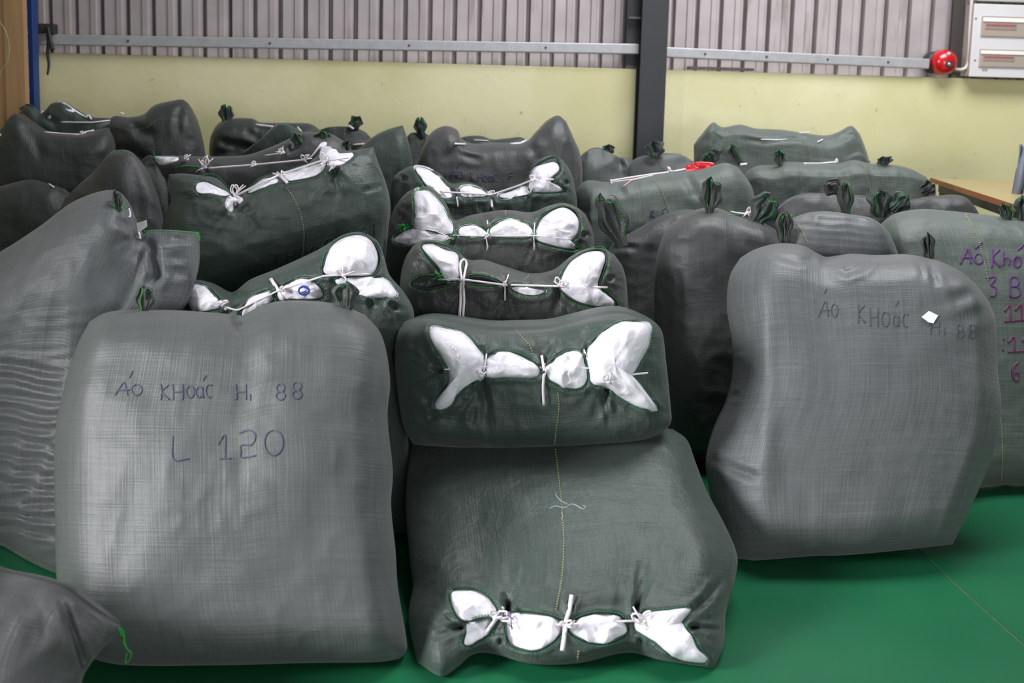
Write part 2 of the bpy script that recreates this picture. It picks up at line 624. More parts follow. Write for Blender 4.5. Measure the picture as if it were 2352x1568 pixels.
# dark filler strip in the cladding left of the column with a short bracket
pa = WALL(1455, 60, -.005)
fb = empty('column_bracket', pa)
tag(fb, 'dark steel backing plate with a small bracket left of the black column', 'bracket')
MB().box((pa[0], pa[1], zt + .8), (.040, .010, .78), [WA, WN, UZ], .002).build('backing_plate', M_BLACK, fb, smooth=False)
pb = WALL(1457, 42, .03)
MB().box(pb, (.036, .03, .006), [WA, WN, UZ], .001).build('bracket_tab', simple('grey_steel', (88, 86, 86), .5), fb, smooth=False)

# concrete lip fragments on the ledge right of the column
pa = WALL(1655, 158, -.03)
MB().box(pa, (.19, .03, .008), [WA, WN, UZ], .003).build('trim_1', simple('mortar', (160, 152, 144), .9, noise=.4, nscale=20), smooth=False)['kind'] = 'structure'

# fire alarm bell
bc = WALL(2169, 143, .06)
bell = empty('alarm_bell', bc)
tag(bell, 'round red fire alarm bell mounted at the end of the rail', 'alarm bell')
M_BELL = simple('red_enamel', (190, 14, 28), .28, coat=.6)
br = np.linalg.norm(WALL(2198, 143, .06) - WALL(2141, 143, .06)) / 2
MB().lathe(bc, WN, [(br, -.04), (br, -.005), (br * .95, .018), (br * .7, .040), (br * .4, .052), (br * .22, .055), (0, .055)], 40).build('gong', M_BELL, bell)
MB().lathe(bc + WA * .0 - UZ * .012, WN, [(br * .27, .045), (br * .27, .062), (br * .2, .066), (br * .17, .060)], 24).build('hub_ring', M_BLACK, bell)
MB().lathe(bc - UZ * .012, WN, [(br * .17, .05), (br * .17, .062), (0, .064)], 20).build('hub_screw', simple('bright_screw', (190, 180, 195), .3, metal=.6), bell)
bq = MB().lathe(bc + UZ * br * .62, WN, [(.011, .035), (.011, .050), (0, .052)], 16)
bq.build('indicator', simple('pale_plastic', (205, 185, 180), .5), bell)
tx = MB()
for r_i, (yy, ww) in enumerate(((.36, .020), (.26, .016))):
    for q in range(9):
        cxq = -ww + 2 * ww * q / 8
        tx.box(bc + UZ * br * yy + WA * cxq + WN * .0475, (.0014, .0012, .0022), [WA, WN, UZ])
tx.build('lettering', simple('pink_print', (226, 150, 155), .6), bell, smooth=False)
MB().lathe(bc - WN * .05 - WA * .03, WN, [(0, .03), (br * .8, .03), (br * .85, .0), (br * .85, -.04)], 24).build('bell_base', M_BLACK, bell)

# distribution board, conduit
pTL, pBL, pBR = WALL(2236, 8, .09), WALL(2228, 176, .09), WALL(2352, 186, .09)
s0_, z0_ = wc(pBL); _, z1_ = wc(pTL)
s0_ = (s0_ + wc(pTL)[0]) / 2
s1_ = s0_ + .62
pan = empty('distribution_board', W0 + WA * (s0_ + s1_) / 2 + UZ * z0_)
tag(pan, 'white electrical distribution board with two breaker windows on the cladding', 'electrical panel')
M_WP = simple('white_enamel', (214, 213, 216), .4, noise=.05, nscale=4)


def wbox(s, z, hs, hz, n0, n1, bev=0.0):
    return MB().box(W0 + WA * s + UZ * z + WN * (n0 + n1) / 2, (hs, abs(n1 - n0) / 2, hz), [WA, WN, UZ], bev)


sc_, zc_ = (s0_ + s1_) / 2, (z0_ + z1_) / 2
wbox(sc_, zc_, (s1_ - s0_) / 2 - .004, (z1_ - z0_) / 2 - .004, -.03, .08, .004).build('box', simple('cream_side', (176, 166, 158), .5), pan, smooth=False)
wbox(sc_, zc_, (s1_ - s0_) / 2, (z1_ - z0_) / 2, .08, .094, .004).build('cover', M_WP, pan, smooth=False)
M_BREAK = simple('breaker_grey', (150, 138, 132), .5)
M_COVER = simple('smoked_window', (172, 160, 150), .2, coat=.5)
for (ya, yb, xa) in ((36, 83, 2255), (112, 153, 2250)):
    sa, za = wc(WALL(xa, ya, .095)); _, zb = wc(WALL(xa, yb, .095))
    sw = sa + .43
    cs, cz_ = (sa + sw) / 2, (za + zb) / 2
    hz_ = abs(za - zb) / 2
    fr = wbox(cs, cz_, (sw - sa) / 2, hz_, .09, .104, .003).build('breaker_window', M_COVER, pan, smooth=False)
    wbox(cs, cz_ + hz_ * .62, (sw - sa) / 2 * .98, hz_ * .2, .104, .110, .002).build('hinge_strip', simple('bright_hinge', (242, 242, 238), .25, coat=.4), fr, smooth=False)
    for q in range(9):
        wbox(sa + .03 + q * .021, cz_ - hz_ * .0, .009, hz_ * .34, .104, .107, .001).build('breaker', M_BREAK if q % 3 else simple('breaker_pink', (168, 128, 126), .5), fr, smooth=False)
    wbox(sa + .03 + 4 * .021, cz_ + hz_ * .12, .088, hz_ * .06, .107, .109).build('red_toggles', simple('red_toggle', (168, 88, 88), .5), fr, smooth=False)
sa, za = wc(WALL(2262, 160, .095))
wbox(sa, za, .016, .008, .094, .0955).build('maker_sticker', simple('tan_sticker', (168, 155, 150), .5), pan, smooth=False)
for (xx, yy) in ((2241, 42), (2239, 138)):
    MB().lathe(WALL(xx, yy, .094), WN, [(.006, 0), (.006, .003), (0, .004)], 10).build('cover_screw', M_BREAK, pan)
# upper cover plate peeking above
sa, za = wc(WALL(2300, -6, .05))
MB().box(W0 + WA * (s0_ + .30) + UZ * (z1_ + .18) + WN * .02, (.26, .03, .16), [WA, WN, UZ], .004).build('cable_trunking', simple('grey_trunk', (178, 180, 176), .5), pan, smooth=False)
cpts = [WALL(2190, 158, .05), WALL(2205, 160, .05), WALL(2216, 157, .05), WALL(2222, 148, .05), WALL(2225, 130, .05), WALL(2228, 60, .05), WALL(2234, -30, .05), WALL(2236, -60, .05)]
cnd = MB().tube(catmull(cpts, 60), .0095, 10).build('conduit', simple('ivory_conduit', (206, 196, 190), .45), origin=cpts[0])
tag(cnd, 'bent ivory conduit rising from the red bell beside the white board', 'conduit')
dk = WALL(2200, 60, -.01)
dp = MB().box(W0 + WA * wc(dk)[0] + UZ * (zt + .62) - WN * .02, (.035, .014, .60), [WA, WN, UZ], .003).build('dark_cover_strip', simple('dark_strip', (62, 58, 56), .7), origin=dk)
tag(dp, 'dark vertical cover strip on the cladding between bell and white board', 'cover strip')

# wooden board, blue post, strap on the left
M_WOOD = None
m, nt, N, L, b = newmat('pale_timber')
tc = N.new('ShaderNodeTexCoord'); mp = N.new('ShaderNodeMapping'); mp.inputs['Scale'].default_value = (28, 28, 1.2)
L.new(tc.outputs['Object'], mp.inputs[0])
nz = N.new('ShaderNodeTexNoise'); nz.inputs['Scale'].default_value = 1.6; nz.inputs['Detail'].default_value = 6
L.new(mp.outputs[0], nz.inputs['Vector'])
mx = N.new('ShaderNodeMix'); mx.data_type = 'RGBA'; mx.inputs[6].default_value = srgb(150, 112, 78); mx.inputs[7].default_value = srgb(190, 152, 112)
L.new(nz.outputs['Fac'], mx.inputs[0]); L.new(mx.outputs[2], b.inputs['Base Color']); b.inputs['Roughness'].default_value = .55
M_WOOD = m
edge = PY(58, 150, 5.08)
wd = empty('timber_board_stack', (edge[0] - .3, edge[1], 0))
tag(wd, 'upright pale timber boards leaning together beside the blue post', 'boards')
x_ = edge[0]
for i, wv in enumerate((.105, .06, .12, .11, .13)):
    MB().box((x_ - wv / 2, 5.10 + .012 * (i % 2), 1.25), (wv / 2 - .0015, .02, 1.25), None, .003).build('board', M_WOOD, wd, smooth=False)
    x_ -= wv
M_BLUE = simple('blue_powder_coat', (18, 58, 118), .45, noise=.2, nscale=14)
pb = PY(72, 120, 5.3)
bp_ = empty('blue_rack_post', (pb[0], pb[1], 0))
tag(bp_, 'chipped blue steel rack post beside the timber boards', 'post')
hw = np.linalg.norm(PY(84, 120, 5.3) - PY(61, 120, 5.3)) / 2
MB().box((pb[0], pb[1], 1.3), (hw, .03, 1.3), None, .004).build('post', M_BLUE, bp_, smooth=False)
M_RIVET = simple('worn_rivet', (120, 140, 160), .5)
for z in np.arange(1.2, 2.3, .1):
    MB().lathe((pb[0] - .005, pb[1] - .0305, z), (0, -1, 0), [(.006, 0), (.006, .0015), (0, .0016)], 8).build('rivet', M_RIVET, bp_)
# black strap and clamp on the rail end
pc = WALL(106, 66, .07)
st = empty('rail_clamp', pc)
tag(st, 'black clamp with a hanging torn strap at the left rail end', 'clamp')
MB().box(pc, (.052, .03, .026), [WA, WN, UZ], .004).build('clamp', simple('dark_clamp', (50, 48, 48), .6), st, smooth=False)
sp = [WALL(108, 60, .11), WALL(112, 90, .115), WALL(109, 120, .11), WALL(112, 148, .10), WALL(109, 172, .095)]
MB().tube(catmull(sp, 30), np.linspace(.014, .006, 30), 6, flat=.3).build('strap', M_BLACK, st)
sp = [WALL(110, 62, .12), WALL(116, 92, .125), WALL(121, 115, .12)]
MB().tube(catmull(sp, 12), np.linspace(.006, .014, 12), 6, flat=.3).build('strap', M_BLACK, st)
wr = [PY(-4, 45, 4.6), PY(12, 70, 4.6), PY(21, 105, 4.6), PY(17, 140, 4.6), PY(2, 165, 4.6), PY(-6, 200, 4.6)]
o = MB().tube(catmull(wr, 40), .0022, 6).build('thin_wire', simple('clear_wire', (150, 158, 130), .3), origin=wr[0])
tag(o, 'thin curved wire hanging in front of the timber boards', 'wire')
wr = [PY(-6, 305, 4.3), PY(8, 316, 4.3), PY(9, 330, 4.3), PY(-6, 340, 4.3)]
o = MB().tube(catmull(wr, 20), .006, 8).build('cable_loop', simple('cream_cable', (205, 196, 175), .5), origin=wr[0])
tag(o, 'cream cable loop at the far left edge below the boards', 'cable')

# cutting table and hanging cloth at the right
tz = 1.05
tA, tB = PFLOOR(2138, 408, tz), PFLOOR(2338, 472, tz)
tb = empty('work_table', (tA[0] + .6, tA[1] - .6, 0))
tag(tb, 'plywood topped work table against the yellow wall at the right', 'table')
ex = (tB - tA); ex[2] = 0; Lt = np.linalg.norm(ex); ex /= Lt
ey = np.array([-ex[1], ex[0], 0]);
if ey[0] < 0: ey = -ey
c_ = tA + ex * Lt / 2 + ey * .6 - UZ * .012
m, nt, N, L, b = newmat('plywood_top')
tc = N.new('ShaderNodeTexCoord'); mp = N.new('ShaderNodeMapping'); mp.inputs['Scale'].default_value = (1.5, 14, 14)
L.new(tc.outputs['Object'], mp.inputs[0]); nz = N.new('ShaderNodeTexNoise'); nz.inputs['Scale'].default_value = 2; nz.inputs['Detail'].default_value = 6
L.new(mp.outputs[0], nz.inputs['Vector']); mx = N.new('ShaderNodeMix'); mx.data_type = 'RGBA'
mx.inputs[6].default_value = srgb(158, 138, 96); mx.inputs[7].default_value = srgb(188, 170, 126)
L.new(nz.outputs['Fac'], mx.inputs[0]); L.new(mx.outputs[2], b.inputs['Base Color']); b.inputs['Roughness'].default_value = .35
MB().box(c_, (Lt / 2, .6, .011), [ex, ey, UZ], .002).build('table_top', m, tb, smooth=False)
MB().box(tA + ex * Lt / 2 - ey * .001 - UZ * .012, (Lt / 2, .003, .0125), [ex, ey, UZ]).build('edge_band', simple('brown_edge', (150, 92, 56), .5), tb, smooth=False)
MB().box(tA + ex * Lt / 2 + ey * .05 - UZ * .05, (Lt / 2 - .03, .015, .025), [ex, ey, UZ], .002).build('apron_rail', M_BLACK, tb, smooth=False)
for (q, r_) in ((.06, .06), (Lt - .06, .06), (.06, 1.12), (Lt - .06, 1.12)):
    p = tA + ex * q + ey * r_
    MB().box((p[0], p[1], (tz - .03) / 2), (.02, .02, (tz - .03) / 2), None, .002).build('leg', M_BLACK, tb, smooth=False)
M_CLOTH = simple('blue_grey_cloth', (108, 116, 130), .8, noise=.15, nscale=12)
cp, cf = [], []
nx_, nz_ = 40, 30
for i in range(nz_):
    for j in range(nx_):
        u_, v_ = j / (nx_ - 1), i / (nz_ - 1)
        px_ = 2352 - 24 * (1 - u_) * (.45 + .75 * v_ ** 1.5) + 110 * u_
        py_ = 330 + 132 * v_ + 8 * math.sin(u_ * 9)
        p = PY(px_, py_, 4.62 + .02 * math.sin(u_ * 40 + v_ * 3) + .012 * math.sin(u_ * 17 - v_ * 5))
        cp.append(p)
for i in range(nz_ - 1):
    for j in range(nx_ - 1):
        cf.append((i * nx_ + j, i * nx_ + j + 1, (i + 1) * nx_ + j + 1, (i + 1) * nx_ + j))
cg = link('hanging_garment', cp, cf, M_CLOTH, origin=cp[0])
so = cg.modifiers.new('cloth_thickness', 'SOLIDIFY'); so.thickness = .006
tag(cg, 'blue grey cloth heaped on the table at the right edge', 'cloth')

# ------------------------------------------------------------------ sacks
class Sack:
    pass


def sprof(x, lo, hi, el, eh):
    r = np.zeros_like(x)
    if lo > 0:
        r = np.where(x < lo, ((lo - x) / lo) ** el, r)
    if hi < 1:
        r = np.where(x > hi, ((x - hi) / (1 - hi)) ** eh, r)
    return np.clip(1 - r, 0, 1)


SACKS = {}


def sack(key, label, mat, top, bottom, left=(), right=(), dt=3., db=None, yaw=0., Tf=.15, Tb=.2, box=(.3, .7, .3, .7), ex=(2, 2, 2, 2),
         n=(96, 96), lump=.012, creases=(), holes=(), group='sacks piled in the middle of the floor', backdir=(0, 1, 0), pillow=.03,
         pleat=None, seed=0, name='woven_sack', fn=None, wr=.004, crumple=1.0):
    S = Sack()
    nu, nv = n
    tu = np.linspace(0, 1, nu); tu = .5 * tu + .5 * (.5 - .5 * np.cos(math.pi * tu))
    tv = np.linspace(0, 1, nv); tv = .5 * tv + .5 * (.5 - .5 * np.cos(math.pi * tv))
    top = A(top)
    floorb = db == 'floor'
    if len(bottom) and bottom[0] == 'auto':
        xs = np.linspace(bottom[1], bottom[2], 5)
        bottom = [(x, floor_py(x, db)) for x in xs]
    bottom = A(bottom)
    T = catmull(top, nu, t=tu); Bm = catmull(bottom, nu, t=tu)
    Lf = catmull(np.vstack([[top[0]], A(left).reshape(-1, 2), [bottom[0]]]), nv, t=tv)
    Rt = catmull(np.vstack([[top[-1]], A(right).reshape(-1, 2), [bottom[-1]]]), nv, t=tv)
    U, V = np.meshgrid(tu, tv)           # rows v
    C = ((1 - V)[..., None] * T[None] + V[..., None] * Bm[None] + (1 - U)[..., None] * Lf[:, None] + U[..., None] * Rt[:, None]
         - ((1 - U) * (1 - V))[..., None] * top[0] - (U * (1 - V))[..., None] * top[-1] - ((1 - U) * V)[..., None] * bottom[0] - (U * V)[..., None] * bottom[-1])
    px, py = C[..., 0], C[..., 1]
    if floorb:
        yb = PFLOOR(Bm[:, 0], Bm[:, 1], .004)[:, 1]
        yb = np.broadcast_to(yb, U.shape)
    else:
        yb = db if db is not None else dt
    Y = dt * (1 - V) + yb * V + yaw * (U - .5)
    base = PY(px, py, Y)
    g = np.sqrt(sprof(U, box[0], box[1], ex[0], ex[1]) * sprof(V, box[2], box[3], ex[2], ex[3]))
    pil = np.sin(math.pi * U) * np.sin(math.pi * V)
    rd = raydir(px, py); rd /= np.linalg.norm(rd, axis=-1)[..., None]
    amt = Tf * g + pillow * pil
    q0 = base - rd * amt[..., None]
    m1 = np.minimum(1, g * 2.5)
    nz = vnoise(q0, 5.0, seed * 3.1) * lump + vnoise(q0, 11.0, seed * 5.7) * lump * .35
    wrk = -np.abs(vnoise(q0 * A([1, 1, 1.0]), 19.0, seed * 2.3)) * wr
    disp = (nz + wrk) * m1
    for c in creases:
        pts, wd_, dp_ = c[:3]
        d, al = seg_dist(px, py, pts)
        taper = np.clip(np.sin(math.pi * np.clip(al, 0.0, 1)) * 1.3, 0, 1) if (len(c) < 4 or c[3] == 'mid') else (1 - al) ** .8
        disp = disp - dp_ * taper * np.exp(-(d / wd_) ** 2) * m1
        disp = disp + dp_ * .35 * taper * np.exp(-((d - 2.0 * wd_) / wd_) ** 2) * m1
    if fn is not None:
        disp = disp + fn(px, py, U, V) * m1
    if pleat:
        for (cx_, cy_, rad, ang, wl, am) in pleat:
            wgt = np.exp(-(((px - cx_) ** 2 + (py - cy_) ** 2) / rad ** 2))
            ph = (px * math.cos(ang) + py * math.sin(ang)) / wl * 2 * math.pi
            ph = ph + 2.2 * vnoise(q0, 6., 9.) + 1.0 * vnoise(q0, 14., 3.)
            disp = disp + am * np.sin(ph) * wgt * m1 * (.6 + .6 * vnoise(q0, 5., 4.))
    if holes:
        dm = np.full(px.shape, 1e9)
        for hpoly in holes:
            dm = np.minimum(dm, seg_dist(px, py, np.vstack([hpoly, hpoly[:1]]))[0])
        wq = q0 + .03 * np.stack([vnoise(q0, 9., 1.), vnoise(q0, 9., 5.), vnoise(q0, 9., 8.)], -1)
        crm = (.5 - np.abs(vnoise(wq, 14., seed * 1.7))) * .012 + (.4 - np.abs(vnoise(wq, 30., seed * 2.9))) * .006
        disp = disp + crm * np.exp(-(dm / 75) ** 2) * m1
    wq = q0 + .05 * np.stack([vnoise(q0, 6., 1.), vnoise(q0, 6., 5.), vnoise(q0, 6., 8.)], -1)
    edgew = np.clip(1 - g, 0, 1) * 1.5 + .4
    disp = disp + (.22 - np.abs(vnoise(wq, 15., seed * 1.9 + 7))) * .009 * edgew * m1 * crumple
    disp = disp + (.35 - np.abs(vnoise(wq, 8., seed * 1.1 + 3))) * .018 * np.clip(edgew, 0, 1) * m1 * crumple
    sb = q0 - rd * disp[..., None]
    sb[..., 2] = np.maximum(sb[..., 2], .003)
    # closed surface before the mouth is pushed in, for hanging strings and bundles on
    idx = np.arange(nu * nv).reshape(nv, nu)
    quads = np.stack([idx[:-1, :-1], idx[1:, :-1], idx[1:, 1:], idx[:-1, 1:]], -1).reshape(-1, 4)
    S.bvh = BVHTree.FromPolygons([Vector(v) for v in sb.reshape(-1, 3)], quads.tolist())
    S.px, S.py, S.pts = px.ravel(), py.ravel(), sb.reshape(-1, 3)
    front = sb.copy()
    for hpoly in holes:
        hp = catmull(hpoly, 80, closed=True)
        ins = inside(px, py, hp)
        d, _ = seg_dist(px, py, np.vstack([hp, hp[:1]]))
        sd = np.where(ins, d, -d)
        k = np.clip((sd + 4) / 12, 0, 1); k = k * k * (3 - 2 * k)
        front = front + rd * (k * .045)[..., None]
        lip = np.exp(-((sd + 9) / 7) ** 2) * .007
        front = front - rd * lip[..., None]
    front[..., 2] = np.maximum(front[..., 2], .003)
    # back
    bd = A(backdir) / np.linalg.norm(backdir)
    gb = np.sqrt(sprof(U, .25, .75, 2, 2) * sprof(V, .25, .75, 2, 2))
    bk = base + bd * (Tb * gb)[..., None] + (vnoise(base, 5., 20.) * lump * gb)[..., None] * bd
    bk[..., 2] = np.maximum(bk[..., 2], .002)
    verts = np.vstack([front.reshape(-1, 3), bk.reshape(-1, 3)])
    # share the rim
    nvt = nu * nv
    remap = np.arange(2 * nvt)
    rim = np.zeros((nv, nu), bool); rim[0] = rim[-1] = True; rim[:, 0] = rim[:, -1] = True
    ri = idx[rim]
    remap[ri + nvt] = ri
    bq = remap[quads[:, ::-1] + nvt]
    used = np.ones(2 * nvt, bool); used[ri + nvt] = False
    newi = np.cumsum(used) - 1
    allf = newi[np.vstack([quads, bq])]
    verts = verts[used]
    wm = np.linalg.norm(base[nv // 2, -1] - base[nv // 2, 0])
    hm = np.linalg.norm(base[-1, nu // 2] - base[0, nu // 2])
    uv = np.stack([U.ravel() * max(wm, .5), V.ravel() * max(hm, .5)], 1)
    uv = np.vstack([uv, uv + .37])[used]
    cx0 = float(np.mean(verts[:, 0])); cy0 = float(np.mean(verts[:, 1])); cz0 = float(verts[:, 2].min())
    root = empty(name, (cx0, cy0, cz0))
    tag(root, label, 'sack', group)
    S.root = root
    S.body = link('sack_body', verts, allf, mat, root, uvs=uv)
    S.mat = mat
    SACKS[key] = S
    return S


def surf(S, px, py, lift=0.0):
    """points on a sack seen along (px,py), lifted towards the viewer side"""
    px, py = np.atleast_1d(A(px)), np.atleast_1d(A(py))
    d = raydir(px, py); d /= np.linalg.norm(d, axis=-1)[..., None]
    out = []
    for i in range(len(px)):
        h = S.bvh.ray_cast(Vector(CAM), Vector(d[i]))
        if h[0] is not None:
            t = h[3]
        else:
            k = np.argmin((S.px - px[i]) ** 2 + (S.py - py[i]) ** 2)
            t = float(np.linalg.norm(S.pts[k] - CAM))
        out.append(CAM + d[i] * (t - lift))
    return A(out)


def drape(S, pts, n=None, lift=.003, smooth=True):
    pts = A(pts)
    if n is None:
        n = max(4, int(np.linalg.norm(np.diff(pts, axis=0), axis=1).sum() / 7))
    P = catmull(pts, n) if smooth else catmull_lin(pts, n)
    return surf(S, P[:, 0], P[:, 1], lift)


def catmull_lin(pts, n):
    pts = A(pts)
    L = np.concatenate([[0], np.cumsum(np.linalg.norm(np.diff(pts, axis=0), axis=1))]); L /= L[-1]
    t = np.linspace(0, 1, n)
    return np.stack([np.interp(t, L, pts[:, k]) for k in range(2)], 1)


def outward(P):
    T = np.roll(P, -1, 0) - np.roll(P, 1, 0)
    T /= np.linalg.norm(T, axis=1)[:, None] + 1e-9
    N = np.stack([T[:, 1], -T[:, 0]], 1)
    a = np.sum(P[:, 0] * np.roll(P[:, 1], -1) - P[:, 1] * np.roll(P[:, 0], -1))
    return -N if a < 0 else N


def bundle(S, poly, label, group, h=.030, sink=.012, grow=4.0, centre=None, name='wrapped_garment_bundle', mat=None, seed=0):
    """a clear wrapped packet of white clothing bulging out of a sack mouth"""
    N_, R_ = 72, 16
    P = catmull(poly, N_, closed=True)
    P = P + outward(P) * grow
    c = P.mean(0) if centre is None else A(centre)
    ss = np.sin(np.linspace(0, 1, R_) * math.pi / 2)
    G = c + ss[:, None, None] * (P - c)[None]
    px, py = G[..., 0].ravel(), G[..., 1].ravel()
    st_ = surf(S, px, py)
    t = np.linalg.norm(st_ - CAM, axis=1).reshape(R_, N_)
    # keep the packet smooth across wrinkles
    for _ in range(4):
        t[1:-1] = (t[:-2] + t[1:-1] * 2 + t[2:]) / 4
        t = (np.roll(t, 1, 1) + 2 * t + np.roll(t, -1, 1)) / 4
    t[0] = t[1].mean()
    d = raydir(G[..., 0], G[..., 1]); d /= np.linalg.norm(d, axis=-1)[..., None]
    q = CAM + d * t[..., None]
    s = ss[:, None]
    prof = np.sqrt(np.clip(1 - s ** 2.6, 0, 1))
    scale = np.sqrt(abs(np.sum(P[:, 0] * np.roll(P[:, 1], -1) - P[:, 1] * np.roll(P[:, 0], -1)) / 2)) / 100
    hh = h * min(1.3, max(.35, scale))
    wq = q + .03 * np.stack([vnoise(q, 14., 2.), vnoise(q, 14., 6.), vnoise(q, 14., 9.)], -1)
    cr = ((.4 - np.abs(vnoise(wq, 20., seed))) * .016 + (.4 - np.abs(vnoise(wq, 42., seed + 4))) * .007 + vnoise(q, 10., seed) * .008) * np.minimum(1, prof * 1.5)
    tt = t + sink - hh * prof - cr
    fr = CAM + d * tt[..., None]
    bk = CAM + d * (t + sink + .022 * prof + .002)[..., None]
    V = np.vstack([fr.reshape(-1, 3), bk.reshape(-1, 3)])
    fs = []
    o_ = R_ * N_
    for i in range(R_ - 1):
        for j in range(N_):
            j2 = (j + 1) % N_
            fs.append((i * N_ + j, (i + 1) * N_ + j, (i + 1) * N_ + j2, i * N_ + j2))
            fs.append((o_ + i * N_ + j, o_ + i * N_ + j2, o_ + (i + 1) * N_ + j2, o_ + (i + 1) * N_ + j))
    for j in range(N_):
        j2 = (j + 1) % N_
        fs.append(((R_ - 1) * N_ + j, o_ + (R_ - 1) * N_ + j, o_ + (R_ - 1) * N_ + j2, (R_ - 1) * N_ + j2))
    V[:, 2] = np.maximum(V[:, 2], .004)
    # area signed: flip if needed
    o = link(name, V, fs, mat or M_BUNDLE, origin=V.mean(0))
    tag(o, label, 'clothes packet', group)
    return o


def dashes(mbx, line, S, step, frac, r, lift):
    """stitches laid along a line on the cloth"""
    P = catmull(line, max(8, int(len_px(line) / step * 2)))
    pts = surf(S, P[:, 0], P[:, 1], lift)
    for i in range(0, len(pts) - 1, 2):
        a, b2 = pts[i], pts[i + 1]
        mbx.tube([a, a + (b2 - a) * frac * 1.6], r, 4)


def len_px(line):
    line = A(line)
    return np.linalg.norm(np.diff(line, axis=0), axis=1).sum()


def hem(S, poly, thread=None, closed=True, off=5, r=.0026, stitch_px=5):
    thread = thread or M_THREAD
    n = max(24, int(len_px(poly) / 6))
    P = catmull(poly, n, closed=closed)
    pts = surf(S, P[:, 0], P[:, 1], .004)
    for _ in range(2):
        pts = (np.roll(pts, 1, 0) + 2 * pts + np.roll(pts, -1, 0)) / 4 if closed else pts
    h_ = MB().tube(pts, r, 7, closed=closed, flat=.8).build('hem', M_HEM, S.root)
    T = np.roll(P, -1, 0) - np.roll(P, 1, 0)
    T /= np.linalg.norm(T, axis=1)[:, None] + 1e-9
    Nn = np.stack([T[:, 1], -T[:, 0]], 1)
    area_ = np.sum(P[:, 0] * np.roll(P[:, 1], -1) - P[:, 1] * np.roll(P[:, 0], -1))
    if area_ < 0:
        Nn = -Nn
    Q = P + Nn * off
    mb_ = MB()
    qs = surf(S, Q[:, 0], Q[:, 1], .0075)
    # drop jumps where the offset line leaves this sack
    for i in range(0, len(qs) - (0 if closed else 1)):
        a, b2 = qs[i], qs[(i + 1) % len(qs)]
        if np.linalg.norm(b2 - a) < .05:
            mb_.tube([a + (b2 - a) * .05, a + (b2 - a) * .80], .0011, 4)
    if mb_.n:
        mb_.build('stitching', thread, h_)['kind'] = 'stuff'
    return h_


def string(S, pts, r=.0032, lift=.012, taut=True, name='tie_string', mat=None, flat=.6):
    pts = A(pts)
    P = catmull_lin(pts, max(6, int(len_px(pts) / 8)))
    sp_ = surf(S, P[:, 0], P[:, 1], lift)
    if taut:
        kn = surf(S, pts[:, 0], pts[:, 1], lift)
        tk = np.linalg.norm(kn - CAM, axis=1)
        L = np.concatenate([[0], np.cumsum(np.linalg.norm(np.diff(pts, axis=0), axis=1))]); L /= L[-1]
        tl = np.interp(np.linspace(0, 1, len(P)), L, tk)
        ts = np.linalg.norm(sp_ - CAM, axis=1)
        tt = np.minimum(tl, ts)
        for _ in range(3):
            tt[1:-1] = (tt[:-2] + 2 * tt[1:-1] + tt[2:]) / 4
        d = raydir(P[:, 0], P[:, 1]); d /= np.linalg.norm(d, axis=-1)[..., None]
        sp_ = CAM + d * tt[:, None]
    return MB().tube(sp_, r, 6, flat=flat).build(name, mat or M_STRING, S.root)


def knot(S, x, y, size=16, lift=.024, tails=3, seed=0, name='string_knot'):
    rnd = random.Random(int(x * 7 + y * 13 + seed))
    m_ = MB()
    c = surf(S, [x], [y], lift)[0]
    k = np.linalg.norm(c - CAM) / F         # metres per traced unit here
    loops = []
    for i in range(2):
        a = rnd.uniform(-2.6, -.4)
        L_ = size * k * rnd.uniform(.8, 1.2)
        tip = c + rgt * math.cos(a) * L_ - upv * math.sin(a) * L_ - fwd * .008
        side = (rgt * math.sin(a) + upv * math.cos(a)) * L_ * .3
        mid = (c + tip) / 2
        loops.append(catmull([c, mid + side, tip, mid - side, c + fwd * .002], 18))
    for lp in loops:
        m_.tube(lp, .0028, 5, flat=.6)
    for i in range(tails):
        a = rnd.uniform(0, 6.28)
        L_ = size * k * rnd.uniform(.7, 1.5)
        m_.tube(catmull([c, c + (rgt * math.cos(a) - upv * math.sin(a)) * L_ * .5 - fwd * .01, c + (rgt * math.cos(a) - upv * math.sin(a)) * L_], 8), np.linspace(.0035, .002, 8), 5, flat=.5)
    m_.lathe(c, -fwd, [(0, -.006), (.007, -.003), (.008, .002), (.005, .006), (0, .007)], 8)
    return m_.build(name, M_STRING, S.root)


